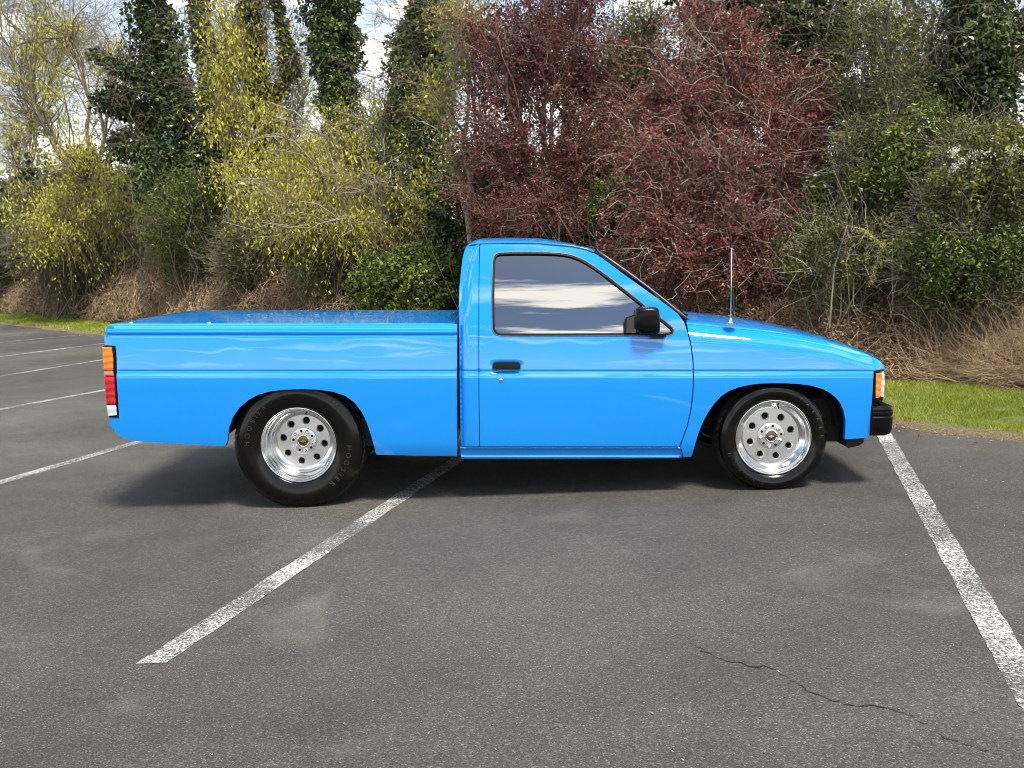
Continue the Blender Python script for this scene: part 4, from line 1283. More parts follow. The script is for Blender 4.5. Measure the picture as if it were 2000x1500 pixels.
def ivy_tree(name, label, cat, Y, lines, seed, n_leaf, leaf=.09, group=None, mats=None, trunk_r=.14, dens_pow=.6, tone=(.45, .27), twigs=120, leaf_mat_='l_ivy', fine=0):
    """trunk and limbs given as photo polylines with an ivy radius in pixels: [( (px,py,r_px), ...), ...]"""
    r = np.random.default_rng(seed)
    first = lines[0][0]; b0 = base_at(first[0], Y)
    root = empty(name, b0); tag(root, label, cat, group); off = np.array(b0)
    tb_ = Bag(); lb = Bag(); w_ = []
    polys = []
    for li, ln in enumerate(lines):
        Pp = np.array([np.array(atw(a, b, Y + (0 if li == 0 else r.normal() * .25))) for a, b, _ in ln]); rad = np.array([c for *_, c in ln]) / pxm(Y)
        if li == 0: Pp = np.vstack([off, Pp[1:]]) if Pp[0, 2] < off[2] + .6 else np.vstack([off, Pp]); rad = rad if len(rad) == len(Pp) else np.r_[rad[0], rad]
        K = 24; s = np.linspace(0, len(Pp) - 1, K)
        PP = np.stack([np.interp(s, np.arange(len(Pp)), Pp[:, i]) for i in range(3)], -1); RR = np.interp(s, np.arange(len(Pp)), rad)
        for _ in range(2): PP[1:-1] = (PP[:-2] + PP[1:-1] * 2 + PP[2:]) / 4
        PP[1:-1] += r.normal(size=(K - 2, 3)) * .02
        polys.append((PP, RR)); w_.append((RR.mean() + .05) * np.linalg.norm(np.diff(PP, axis=0), axis=1).sum())
        tr_ = trunk_r if li == 0 else trunk_r * .55
        V, Q = tubes(PP[None], [tr_], [tr_ * .35], 8); tb_.add(V, Q)
    tb_.build('trunk', (mats or (M['bark'],))[0], root, True, off=off)
    w_ = np.array(w_) / sum(w_)
    for (PP, RR), w in zip(polys, w_):
        n = int(n_leaf * w); t = r.uniform(0, len(PP) - 1.001, n); k = t.astype(int); f = (t - k)[:, None]
        c = PP[k] * (1 - f) + PP[k + 1] * f; rr = RR[k] * (1 - f[:, 0]) + RR[k + 1] * f[:, 0]
        u = unit(r.normal(size=(n, 3)) * np.array([1, 1, .45]))
        lm = lump(r)
        P0 = c + u * rr[:, None]
        rad = rr * np.clip(.82 + .85 * lm(P0 * 2.6), .3, 1.4) * r.uniform(.2, 1.15, n) ** dens_pow
        P = c + u * np.maximum(.02, rad)[:, None]
        fa = unit(u + np.array([0, 0, .5]))
        l2_ = lump(r); tn_ = np.clip(r.normal(tone[0], tone[1], n) + .45 * l2_(P * 3.0), 0, 1)
        V, Q, T = leaves(r, P, leaf, .85, .5, fa, 1.2, tone=tn_); lb.add(V, Q, T)
    lb.build('ivy', M[leaf_mat_], root, False, 'stuff', off)
    if twigs:
        PP, RR = polys[0]; sec = np.stack([p for p, _ in polys]); p_, t_, ii_ = pick(sec, r, twigs, .25, 1)
        rr = np.array([q.mean() for _, q in polys])[ii_]
        d = unit(r.normal(size=p_.shape) + np.array([0, 0, .6])); l_ = (rr * 1.4 + .5)[:, None] * r.uniform(.5, 1.3, twigs)[:, None]
        tw = curve(p_, p_ + d * l_, 6, r.normal(size=p_.shape) * .1 * l_, r, .05)
        V, Q = tubes(tw, Y * .00045, Y * .00018, 3); bb = Bag(); bb.add(V, Q)
        if fine:
            q_, t2, _ = pick(tw, r, fine, .3, 1); d2 = unit(t2 + unit(r.normal(size=q_.shape)) * .8); l2 = .45 * r.uniform(.4, 1.3, fine)[:, None]
            t3 = curve(q_, q_ + d2 * l2, 4, r.normal(size=q_.shape) * .06, r, .05); V, Q = tubes(t3, Y * .0002, Y * .00012, 3); bb.add(V, Q)
        bb.build('twigs', M['twig'], root, True, 'stuff', off)
    return root

def shrub(name, label, cat, px, py, Y, rx, ry, seed, n_leaf, leaf, leafm, group=None, stems=30, tone=(.5, .25), twigm='twig', n_tw=400, tw_len=.35, aspect=.55, droop=.2, dens=.55, extra=None, depth=1.0, tw_r=.004):
    """a rounded bush: stems fanning from the base, twigs, leaves in lumpy clumps through its volume"""
    r = np.random.default_rng(seed)
    b0 = base_at(px, Y); root = empty(name, b0); tag(root, label, cat, group); off = np.array(b0)
    c = np.array(atw(px, py, Y)); s = 1 / pxm(Y); ax = np.array([rx * s, (rx + ry) * .5 * s * depth, ry * s])
    a = off + r.normal(size=(stems, 3)) * np.array([ax[0] * .25, ax[1] * .25, 0.0]); a[:, 2] = off[2] - .03
    u = unit(r.normal(size=(stems, 3)) + np.array([0, 0, .5])); e = c + u * ax * r.uniform(.5, 1.0, stems)[:, None]
    ln = np.linalg.norm(e - a, axis=1)[:, None]
    P = curve(a, e, 8, np.array([0, 0, .16]) * ln + r.normal(size=e.shape) * .06 * ln, r, .02)
    V, Q = tubes(P, Y * .0008, Y * .0003, 5); bg = Bag(); bg.add(V, Q); bg.build('stems', M[twigm], root, True, 'stuff', off)
    p_, t_, _ = pick(P, r, n_tw, .3, 1); d = unit(t_ * .4 + unit(r.normal(size=p_.shape))); l_ = tw_len * r.uniform(.4, 1.4, n_tw)[:, None]
    tw = curve(p_, p_ + d * l_, 4, r.normal(size=p_.shape) * .08 * l_, r, .05)
    V, Q = tubes(tw, tw_r, tw_r * .4, 3); bg = Bag(); bg.add(V, Q); bg.build('twigs', M[twigm], root, True, 'stuff', off)
    lm = lump(r, 8)
    n = n_leaf
    k = int(max(12, n / 60)); cu = unit(r.normal(size=(k, 3))); cc = c + cu * ax * (r.uniform(.15, 1, k) ** .5)[:, None]
    cc[:, 2] = np.maximum(cc[:, 2], off[2] + .03)
    ci = r.integers(0, k, n); cs = (dens * .42 * ax.mean()) * r.uniform(.5, 1.2, k)
    L_ = cc[ci] + r.normal(size=(n, 3)) * (cs[ci] * .5)[:, None]
    L_[:, 2] = np.maximum(L_[:, 2], off[2] + .02)
    tn = np.clip(r.normal(tone[0], tone[1], n) + (r.normal(size=k) * .16)[ci], 0, 1)
    V, Q, T = leaves(r, L_, leaf, aspect, droop, unit(L_ - c), .6, tone=tn); bl = Bag(); bl.add(V, Q, T)
    bl.build('foliage', M[leafm], root, False, 'stuff', off)
    if extra: extra(root, off, r, c, ax)
    return root

def brambles(name, label, cat, t0, t1, d0, d1, h, seed, n_cane, cane_r, n_leaf, leaf, canem='cane', span=1.2, group=None, tone=(.5, .27), flow=None, bare=0):
    """a heap of arching dead canes with withered leaves caught in it; t along the verge, d behind its edge"""
    r = np.random.default_rng(seed)
    b0 = verge((t0 + t1) / 2, (d0 + d1) / 2); b0.z = float(bank_h(np.array((d0 + d1) / 2)))
    root = empty(name, b0); tag(root, label, cat, group); off = np.array(b0)
    def pos(t, d, z):
        return np.stack([EDGE0.x + TD.x * t + ND.x * d, EDGE0.y + TD.y * t + ND.y * d, z], -1)
    def prof(t, d):                       # height of the heap
        a = np.clip((d - d0) / (d1 - d0), 0, 1); g = np.sin(np.pi * np.clip(a * .62 + .06, 0, 1)) ** .8
        e = np.clip(np.minimum(t - t0, t1 - t) / .8, 0, 1) ** .5 * .35 + .65
        return h * g * e * (.84 + .09 * np.sin(t * .83 + seed) + .07 * np.sin(t * 2.3 + d * 1.7))
    t = r.uniform(t0, t1, n_cane); d = r.uniform(d0 - .05, d1, n_cane); s = span * r.uniform(.35, 1.3, n_cane); an = r.uniform(0, 2 * np.pi, n_cane) if flow is None else r.normal(flow, .35, n_cane)
    K = 7; f = np.linspace(0, 1, K)[None]
    ti = t[:, None] + np.cos(an)[:, None] * s[:, None] * (f - .5); di = np.maximum(d[:, None] + np.sin(an)[:, None] * s[:, None] * (f - .5) * .8, d0 - .02)
    lift = r.uniform(.15, 1.06, n_cane)[:, None]
    z = bank_h(np.maximum(di, 0)) + prof(ti, di) * lift * (.45 + .55 * np.sin(np.pi * f)) + .02
    P = pos(ti, di, z); P[:, 1:-1] += r.normal(size=(n_cane, K - 2, 3)) * .03
    V, Q = tubes(P, cane_r * r.uniform(.5, 1.4, n_cane), cane_r * .5, 3); bg = Bag(); bg.add(V, Q)
    nt2 = n_cane * 2; p_, t_, _ = pick(P, r, nt2, .05, .95); dr = unit(unit(r.normal(size=p_.shape)) + np.array([0, 0, .15])); l_ = (.22 * span) * r.uniform(.3, 1.3, nt2)[:, None]
    tw = curve(p_, p_ + dr * l_, 4, r.normal(size=p_.shape) * .1 * l_, r, .05); V, Q = tubes(tw, cane_r * .55, cane_r * .25, 3); bg.add(V, Q)
    bg.build('canes', M[canem], root, True, 'stuff', off)
    tl_ = r.uniform(t0, t1, n_leaf); dl = r.uniform(d0, d1, n_leaf)
    zl_ = bank_h(np.maximum(dl, 0)) + prof(tl_, dl) * r.uniform(0, 1.0, n_leaf) ** .75 + .02
    V, Q, T = leaves(r, pos(tl_, dl, zl_), leaf, .6, .25, None, 0, tone[0], tone[1]); bl = Bag(); bl.add(V, Q, T)
    bl.build('dead_leaves', M['l_brown'], root, False, 'stuff', off)
    if bare:
        t = r.uniform(t0, t1, bare); d = r.uniform(d0, d1, bare); hh = h * r.uniform(.8, 1.7, bare)
        a = pos(t, d, bank_h(np.maximum(d, 0))); e = a + np.stack([r.normal(size=bare) * .25 * hh, r.normal(size=bare) * .25 * hh, hh], -1)
        P = curve(a, e, 6, r.normal(size=a.shape) * .08 * hh[:, None], r, .02); V, Q = tubes(P, cane_r * 1.2, cane_r * .4, 3)
        bb = Bag(); bb.add(V, Q); bb.build('bare_stems', M['twig'], root, True, 'stuff', off)
    return root

def line_depth(px, d=1.75):
    """depth at which the view through px crosses the line d behind the verge edge"""
    a = at(px, 508, 1.0); q = to_world(a) - CAMW
    p0 = verge(0, d)
    k = ((p0.x - CAMW.x) * ND.x + (p0.y - CAMW.y) * ND.y) / (q.x * ND.x + q.y * ND.y)
    return k
DP = line_depth

# ------------------------------------------------------------------ the trees and shrubs
BR = (M['bark'], M['twig'], M['twig'], None)
def mm(a, b, c, d): return (M[a], M[b], M[c], M[d])

# purple-leaved plums behind the cab and the hood
Yr1 = DP(1080) + 1.6
tree('plum_tree', 'dark red plum tree directly behind the cab roof, its crown reaching the top', 'tree', 1075, Yr1,
     [(1075, 40, 120, 90, Yr1 + .3, 1.1), (1000, 140, 95, 80, Yr1, 1), (1140, 150, 95, 90, Yr1 - .1, 1), (985, 290, 85, 80, Yr1 - .3, .9), (1110, 290, 110, 90, Yr1 - .6, 1.1), (960, 410, 70, 70, Yr1 - .5, .6), (1080, 410, 120, 75, Yr1 - .9, 1.0), (1150, -70, 90, 60, Yr1, .5), (1010, -60, 90, 60, Yr1, .5), (960, 60, 80, 80, Yr1, .9), (1080, 90, 110, 80, Yr1 - .2, .9), (1190, 400, 60, 70, Yr1 - .7, .5), (1205, 260, 60, 90, Yr1 - .3, .6), (930, 220, 50, 90, Yr1, .4), (1200, 110, 50, 70, Yr1, .35)],
     mm('bark', 'red_twig', 'red_twig', 'l_red'), 11, 'red plum trees behind the truck', trunk_r=.12, n_sec=420, n_twig=5600, twig_len=.45, twig_r=.0034, n_leaf=70000, leaf=.041, aspect=.6, droop=.15, tone=(.36, .24), leaf_j=.03, clump=.18, sec_r=.011, limb=.28)
Yr2 = DP(1450) + 1.3
def pale_bits(root, off, r, sec, tw):
    p_, t_, _ = pick(sec, r, 480, .2, 1.0); d = unit(t_ * .6 + unit(r.normal(size=p_.shape)) * .9 - np.array([0, .5, .1])); l_ = .5 * r.uniform(.3, 1.4, 480)[:, None]
    P = curve(p_, p_ + d * l_, 9, r.normal(size=p_.shape) * .25 * l_, r, .05); V, Q = tubes(P, .0055, .0025, 4); bb = Bag(); bb.add(V, Q)
    bb.build('lichen_branches', M['pale_bark'], root, True, 'stuff', off)
tree('plum_tree', 'broad dark red plum tree behind the hood with pale twisted branches', 'tree', 1450, Yr2,
     [(1420, 90, 110, 70, Yr2 + .3, .9), (1300, 180, 90, 80, Yr2 + .2, 1), (1440, 190, 120, 80, Yr2, 1.2), (1560, 160, 80, 70, Yr2 + .3, .7), (1270, 310, 100, 80, Yr2 - .2, 1), (1400, 310, 120, 80, Yr2 - .4, 1.2), (1540, 300, 100, 80, Yr2 - .2, 1), (1650, 320, 70, 60, Yr2, .5), (1300, 430, 120, 70, Yr2 - .5, 1.1), (1440, 440, 120, 70, Yr2 - .6, 1.2), (1560, 430, 80, 60, Yr2 - .4, .7), (1230, 480, 70, 50, Yr2 - .3, .5), (1520, 505, 70, 35, Yr2 - .7, .5), (1370, 30, 70, 60, Yr2 + .4, .4), (1230, 230, 50, 90, Yr2 + .2, .5), (1640, 410, 60, 50, Yr2 - .2, .3), (1430, 530, 90, 40, Yr2 - .7, .6), (1330, 510, 80, 45, Yr2 - .6, .6), (1560, 490, 70, 40, Yr2 - .7, .4)],
     mm('bark', 'pale_bark', 'red_twig', 'l_red'), 12, 'red plum trees behind the truck', trunk_r=.11, n_sec=560, n_twig=7200, twig_len=.38, twig_r=.0030, n_leaf=78000, leaf=.037, aspect=.6, droop=.15, tone=(.55, .25), leaf_j=.025, clump=.22, extra=pale_bits, sec_r=.010, limb=.3)

# yellow-green budding trees on the left and in the middle
Yy1 = DP(230) + 2.2
tree('budding_tree', 'yellow-green budding tree at the far left with drooping leaf tufts', 'tree', 215, Yy1,
     [(120, 60, 130, 90, Yy1 + 1, 1), (240, 130, 100, 90, Yy1, .8), (60, 200, 110, 90, Yy1 + .6, .8), (170, 330, 110, 70, Yy1 - 1.5, 1.3), (120, 430, 80, 60, Yy1 - 1.8, 1.3), (240, 420, 70, 70, Yy1 - 1.6, .9), (280, 270, 70, 80, Yy1 - .8, .6), (20, 40, 90, 90, Yy1 + 1, .6), (30, 350, 60, 80, Yy1, .4)],
     mm('bark', 'twig', 'olive_twig', 'l_yellow'), 21, 'yellow-green budding trees', trunk_r=.13, n_sec=380, n_twig=2700, twig_len=1.0, twig_r=.0055, twig_droop=.45, n_leaf=13500, leaf=.095, aspect=.42, droop=1.3, tone=(.55, .25), leaf_j=.09, sec_r=.022, clump=.55)
Yy2 = DP(690) + .9
tree('budding_tree', 'yellow-green budding tree with arching pale branches behind the truck bed', 'tree', 760, Yy2,
     [(620, 260, 100, 50, Yy2 + .4, .5), (560, 300, 80, 60, Yy2, .8), (740, 240, 90, 60, Yy2 + .3, .5), (830, 260, 70, 90, Yy2 + .2, .7), (620, 360, 110, 60, Yy2 - .5, 1.3), (730, 350, 110, 60, Yy2 - .6, 1.2), (560, 420, 70, 55, Yy2 - .8, 1.1), (680, 440, 110, 50, Yy2 - .9, 1.2), (820, 400, 70, 70, Yy2 - .4, .9), (500, 370, 50, 50, Yy2 - .3, .5), (850, 140, 50, 70, Yy2 + .3, .4)],
     mm('pale_bark', 'pale_bark', 'olive_twig', 'l_yellow'), 22, 'yellow-green budding trees', trunk_r=.10, n_sec=330, n_twig=2300, twig_len=.75, twig_r=.0042, twig_droop=.4, n_leaf=10500, leaf=.072, aspect=.42, droop=1.3, tone=(.5, .25), leaf_j=.07, sec_r=.017, clump=.58)
Yy3 = DP(470) + 1.2
tree('budding_tree', 'slim yellow budding tree hanging in front of the ivy trunks', 'tree', 470, Yy3,
     [(470, 90, 40, 60, Yy3, .8), (455, 200, 45, 60, Yy3 - .3, 1), (540, 220, 35, 40, Yy3, .5), (500, 330, 60, 60, Yy3 - .4, .9), (430, 30, 40, 40, Yy3, .4)],
     mm('bark', 'olive_twig', 'olive_twig', 'l_yellow'), 23, 'yellow-green budding trees', trunk_r=.07, n_sec=130, n_twig=900, twig_len=.8, twig_r=.005, twig_droop=.4, n_leaf=5200, leaf=.095, aspect=.42, droop=1.3, tone=(.62, .22), leaf_j=.09, sec_r=.016, clump=.35)
Yb = DP(905) + .7
tree('bare_tree', 'pale bare tree with a bent white trunk left of the cab roof', 'tree', 935, Yb,
     [(905, 110, 45, 80, Yb, 1), (880, 30, 60, 70, Yb, 1), (930, 20, 50, 60, Yb, 1), (860, 190, 50, 60, Yb, .8), (880, 330, 40, 60, Yb, .5)],
     mm('pale_bark', 'pale_bark', 'olive_twig', 'l_yellow'), 24, trunk_r=.055, n_sec=80, n_twig=900, twig_len=.5, twig_r=.005, twig_droop=.1, n_leaf=1300, leaf=.07, aspect=.45, droop=1.0, fork=.7, sec_r=.014)

def wispy(px, Y, blobs, seed, label, leafm='l_pale', n_leaf=5000, leaf=.06, n_twig=3600, n_sec=260, tl=.9, tr=.005, droop=.0, col='twig'):
    tree('wispy_tree', label, 'tree', px, Y, [(a, b, c, d, Y, w) for a, b, c, d, w in blobs], mm('bark', col, col, leafm), seed, 'wispy twig trees', trunk_r=.10, n_sec=n_sec, n_twig=n_twig, twig_len=tl, twig_r=tr, twig_droop=droop,
         n_leaf=n_leaf, leaf=leaf, aspect=.5, droop=.4, tone=(.55, .28), leaf_j=.06, sec_r=.015, clump=.3, limb=.4)
wispy(40, DP(40) + 2.5, [(40, 120, 110, 120, 1), (150, 60, 110, 90, 1), (20, 260, 90, 90, .8), (60, -40, 140, 80, .7)], 81, 'wispy pale twigged tree at the top left corner', 'l_pale', 5000, .08, 2600, 240, 1.5, .006, col='twig')
wispy(560, DP(560) + 3.4, [(575, 130, 60, 110, 1), (560, 260, 70, 80, 1), (450, 160, 60, 110, .8), (500, 10, 40, 70, .5)], 82, 'fine bare-twigged tree showing between the ivy trunks', 'l_yellow', 2600, .08, 1100, 110, 1.0, .005)
wispy(740, DP(740) + 2.8, [(745, 240, 70, 70, 1), (700, 300, 80, 60, .8), (900, 120, 60, 110, .9), (880, 10, 80, 60, .7)], 83, 'fine bare-twigged tree right of the thick ivy column', 'l_yellow', 3000, .065, 1900, 170, .8, .004)
wispy(1225, DP(1225) + 2.6, [(1215, 150, 60, 110, 1), (1240, 280, 70, 80, 1), (1260, 40, 60, 70, .5)], 84, 'thin green-leaved tree in the gap between the two red plums', 'l_olive', 9000, .055, 2600, 200, .6, .004)
wispy(1690, DP(1690) + 2.6, [(1690, 180, 60, 80, 1), (1740, 240, 80, 60, 1), (1820, 230, 70, 60, 1), (1680, 60, 40, 70, .5)], 85, 'bright green-leaved tree low behind the saplings', 'l_green', 9000, .05, 2600, 200, .5, .0035)
# ivy-clad trunks against the sky
Y_ = DP(330) + 2.0
ivy_tree('ivy_tree', 'leaning ivy-covered trunk at the left, broadest and darkest of the ivy trunks there', 'tree', Y_, [((390, 560, 30), (375, 400, 55), (350, 270, 60), (325, 150, 50), (300, 20, 48), (285, -90, 40)), ((355, 280, 20), (270, 220, 45), (210, 190, 40)), ((340, 200, 20), (250, 140, 18), (180, 100, 10)), ((380, 330, 20), (300, 300, 45), (230, 270, 30))], 31, 30000, .12, 'ivy-covered trees', twigs=260, fine=1600, trunk_r=.22)
Y_ = DP(420) + 2.6
ivy_tree('ivy_tree', 'forked ivy-covered trunk left of the middle gap of sky', 'tree', Y_, [((440, 560, 30), (435, 400, 36), (425, 270, 34), (405, 130, 26), (370, -90, 18)), ((428, 280, 20), (440, 140, 18), (470, 40, 14), (500, -90, 12)), ((425, 250, 10), (400, 60, 14), (395, -90, 12))], 32, 18000, .115, 'ivy-covered trees', twigs=200, fine=1400, trunk_r=.2)
Y_ = DP(520) + 2.4
ivy_tree('ivy_tree', 'thin ivy-covered trunk with a side fork rising beside the open sky', 'tree', Y_, [((515, 560, 26), (515, 350, 26), (508, 200, 22), (495, 60, 20), (490, -90, 14)), ((512, 240, 14), (545, 170, 22), (570, 130, 16), (535, -20, 10), (530, -90, 8))], 33, 14000, .10, 'ivy-covered trees', twigs=160, fine=1000, trunk_r=.17)
Y_ = DP(655) + 2.2
ivy_tree('ivy_tree', 'thick upright column of ivy above the truck bed', 'tree', Y_, [((665, 560, 30), (662, 300, 32), (655, 170, 40), (655, 100, 60), (655, 30, 62), (655, -100, 55))], 34, 30000, .078, 'ivy-covered trees', twigs=60, fine=200, tone=(.5, .27), trunk_r=.2)
Y_ = DP(830) + 2.6
ivy_tree('ivy_tree', 'tapering ivy-covered tree behind the pale bare tree', 'tree', Y_, [((835, 560, 40), (830, 330, 75), (825, 200, 78), (822, 110, 62), (830, 40, 40), (850, -60, 30))], 35, 20000, .078, 'ivy-covered trees', twigs=200, fine=1500, tone=(.6, .28), trunk_r=.17)
Y_ = DP(1520) + 2.8
ivy_tree('ivy_tree', 'large dark ivy-covered tree rising behind the right-hand red plum', 'tree', Y_, [((1540, 560, 60), (1545, 330, 80), (1560, 180, 80), (1570, 60, 75), (1570, -90, 70)), ((1550, 260, 50), (1460, 120, 70), (1420, 0, 80), (1410, -90, 70)), ((1560, 200, 30), (1620, 110, 40), (1640, 20, 30))], 36, 36000, .075, 'ivy-covered trees', twigs=260, fine=1800, tone=(.42, .25), trunk_r=.2)
Y_ = DP(1900) + 2.2
ivy_tree('ivy_tree', 'ivy-covered tree at the top right corner', 'tree', Y_, [((1930, 560, 60), (1925, 330, 80), (1910, 180, 75), (1905, 70, 65), (1900, -90, 60)), ((1915, 250, 30), (1970, 130, 40), (2020, 30, 50)), ((1920, 300, 40), (1850, 210, 40), (1830, 150, 16))], 37, 26000, .058, 'ivy-covered trees', twigs=240, fine=1800, tone=(.5, .26), trunk_r=.14)

# slender saplings on the right, sky behind them
Ys = DP(1760) + 1.6
for i, (bx, tx, seed_, lb_) in enumerate([(1760, 1735, 41, 'slender leafy sapling nearest the red plum, against white sky'), (1790, 1790, 42, 'middle slender sapling against the white sky at right'), (1815, 1845, 43, 'slender sapling beside the top right ivy tree')]):
    tree('sapling', lb_, 'sapling', bx, Ys + .3 * i,
         [(tx, 40, 30, 70, Ys + .3 * i, 1), ((tx + bx) / 2 - 10, 140, 40, 60, Ys + .3 * i, 1), ((tx + bx) / 2 + 15, 210, 45, 50, Ys + .3 * i, 1), (tx, -70, 30, 60, Ys + .3 * i, .6)],
         mm('bark', 'twig', 'twig', 'l_green'), seed_, 'saplings at the right', trunk_r=.028, n_sec=60, n_twig=650, twig_len=.34, twig_r=.0035, twig_droop=-.15, n_leaf=2600, leaf=.048, aspect=.55, droop=.1, tone=(.7, .25), fork=.8, sec_r=.008)

# ---- shrubs of the hedge, left to right
shrub('evergreen_shrub', 'low grey-green shrub at the far left edge, behind dry brambles', 'shrub', 20, 470, DP(30) + 1.5, 130, 90, 51, 15000, .13, 'l_olive', 'hedge shrubs', tone=(.35, .22), n_tw=1600, tw_len=1.2, tw_r=.008)
shrub('twiggy_shrub', 'tangled bare grey-brown shrub under the yellow tufts at left', 'shrub', 170, 470, DP(180) + 1.0, 150, 100, 52, 4500, .10, 'l_olive', 'hedge shrubs', tone=(.45, .25), n_tw=4200, tw_len=1.1, stems=60, tw_r=.008)
shrub('green_shrub', 'feathery mid-green shrub left of the truck bed', 'shrub', 375, 440, DP(380) + .6, 95, 100, 53, 21000, .085, 'l_green', 'hedge shrubs', tone=(.38, .22), aspect=.3, n_tw=1200, tw_len=.7, tw_r=.006)
shrub('olive_shrub', 'olive shrub with dry stems just left of the centre, above the bed', 'shrub', 510, 490, DP(510) + .5, 100, 70, 54, 9000, .075, 'l_olive', 'hedge shrubs', tone=(.5, .25), n_tw=2400, tw_len=.7, tw_r=.006)
shrub('ivy_shrub', 'dense bright green ivy bush touching the back of the cab', 'shrub', 810, 560, DP(810) + .2, 120, 75, 55, 17000, .068, 'l_green', 'hedge shrubs', tone=(.45, .25), aspect=.8, n_tw=500)
shrub('olive_shrub', 'olive-green shrub beneath the arching budding tree', 'shrub', 660, 500, DP(660) + .4, 110, 65, 56, 11000, .065, 'l_olive', 'hedge shrubs', tone=(.55, .25), n_tw=1500, tw_len=.6)
shrub('ivy_shrub', 'dark ivy mass low behind the windscreen, under the red plums', 'shrub', 1180, 420, DP(1180) + 2.6, 170, 130, 57, 16000, .085, 'l_ivy', 'hedge shrubs', tone=(.45, .25), aspect=.8)
shrub('ivy_shrub', 'dark ivy mass behind the left red plum trunk', 'shrub', 960, 430, DP(960) + 2.4, 120, 150, 58, 13000, .09, 'l_ivy', 'hedge shrubs', tone=(.4, .25), aspect=.8)
shrub('ivy_shrub', 'dark green undergrowth behind the aerial', 'shrub', 1420, 430, DP(1420) + 2.2, 170, 130, 59, 17000, .075, 'l_ivy', 'hedge shrubs', tone=(.45, .25), aspect=.8)
shrub('green_shrub', 'tall green shrub under the saplings at right', 'shrub', 1760, 340, DP(1760) + 1.5, 140, 140, 60, 15000, .052, 'l_green', 'hedge shrubs', tone=(.46, .27), n_tw=2600, tw_len=.45)
def blossom(root, off, r, c, ax):
    n = 1500; k = 34
    st = np.array([np.array(atw(a, b, DP(1940) + r.uniform(.2, .8))) for a, b in zip(r.uniform(1790, 2060, k), 325 + r.normal(size=k) * 30)])
    en = st + np.stack([r.normal(size=k) * .22, r.normal(size=k) * .15, r.normal(size=k) * .05 - .02], -1)
    P = curve(st, en, 6, np.array([0, 0, .03]) + 0 * st, r, .06)
    w = r.random(k) ** 2 * np.clip((st[:, 0] - st[:, 0].min()) / 1.0, .12, 1)
    p_, _, _ = pick(P[r.choice(k, 400, p=w / w.sum())], r, n, 0, 1)
    V, Q, T = leaves(r, p_ + r.normal(size=p_.shape) * .018, .017, .9, 0, None, 0, .6, .3); bb = Bag(); bb.add(V, Q, T); bb.build('blossom', M['l_white'], root, False, 'stuff', off)
shrub('flowering_shrub', 'green shrub with white blossom at the right edge', 'shrub', 1940, 360, DP(1940) + .9, 130, 120, 61, 15000, .045, 'l_olive', 'hedge shrubs', tone=(.50, .27), n_tw=2800, tw_len=.4, extra=blossom)
shrub('green_shrub', 'dense leafy bush low at the right edge, above the straw heap', 'shrub', 1900, 510, DP(1900) + .7, 150, 110, 62, 19000, .042, 'l_green', 'hedge shrubs', tone=(.40, .27), n_tw=2400, tw_len=.4)
shrub('twiggy_shrub', 'bare arching shrub with pale stems right of the aerial', 'shrub', 1640, 500, DP(1640) + .6, 130, 90, 63, 9000, .04, 'l_olive', 'hedge shrubs', tone=(.35, .25), twigm='pale_bark', n_tw=420, tw_len=.5, stems=22)
shrub('ivy_shrub', 'shaded ivy filling behind the bare arching shrub', 'shrub', 1690, 450, DP(1690) + 1.7, 160, 130, 64, 18000, .06, 'l_ivy', 'hedge shrubs', tone=(.5, .25), aspect=.8)
shrub('ivy_shrub', 'dark evergreen mass behind the left ivy trunks', 'shrub', 420, 380, DP(420) + 3.6, 150, 110, 65, 14000, .16, 'l_ivy', 'hedge shrubs', tone=(.45, .25), aspect=.7)
shrub('ivy_shrub', 'dark evergreen mass behind the middle of the bed', 'shrub', 640, 400, DP(640) + 3.0, 150, 110, 66, 14000, .12, 'l_ivy', 'hedge shrubs', tone=(.45, .25), aspect=.7)
shrub('ivy_shrub', 'dark evergreen mass at the far left behind everything', 'shrub', 180, 420, DP(180) + 4.0, 200, 110, 67, 12000, .22, 'l_ivy', 'hedge shrubs', tone=(.45, .25), aspect=.7)
shrub('ivy_shrub', 'dark evergreen mass behind the flowering shrub at right', 'shrub', 1930, 400, DP(1930) + 2.4, 200, 170, 68, 18000, .065, 'l_ivy', 'hedge shrubs', tone=(.45, .25), aspect=.8)

shrub('green_shrub', 'small leafy green bush showing between the two red plums', 'shrub', 1215, 400, DP(1215) + 1.2, 70, 60, 69, 6000, .055, 'l_green', 'hedge shrubs', tone=(.4, .25), n_tw=500)
shrub('ivy_shrub', 'dark evergreen mass glimpsed through the crown of the right-hand red plum', 'shrub', 1320, 250, DP(1320) + 2.8, 130, 130, 70, 14000, .075, 'l_ivy', 'hedge shrubs', tone=(.45, .25), aspect=.8)
# arching bramble shoot with yellow catkins
Ya = DP(1700) + .2
r = np.random.default_rng(5)
root = empty('catkin_shoot', base_at(1650, Ya)); tag(root, 'arching shoot hung with pale yellow catkins right of the aerial', 'shrub shoot'); off = np.array(root.location)
arc = np.array([np.array(atw(a, b, Ya + dz_)) for a, b, dz_ in ((1620, 640, .1), (1630, 520, .1), (1655, 440, .05), (1690, 450, 0), (1725, 480, 0), (1748, 520, 0), (1752, 540, 0))])
arc2 = np.array([np.array(atw(a, b, Ya + .05)) for a, b in ((1722, 470), (1720, 490), (1714, 510), (1706, 530), (1702, 545), (1700, 552), (1699, 556))])
V, Q = tubes(np.stack([arc, arc2]), [.009, .005], [.003, .002], 5); bg = Bag(); bg.add(V, Q); bg.build('stem', M['pale_bark'], root, True, off=off)
P, _, _ = pick(np.stack([arc[2:], arc2[:5]]) if False else arc[None, 2:], r, 500, .1, 1); P2, _, _ = pick(arc2[None], r, 260, 0, 1)
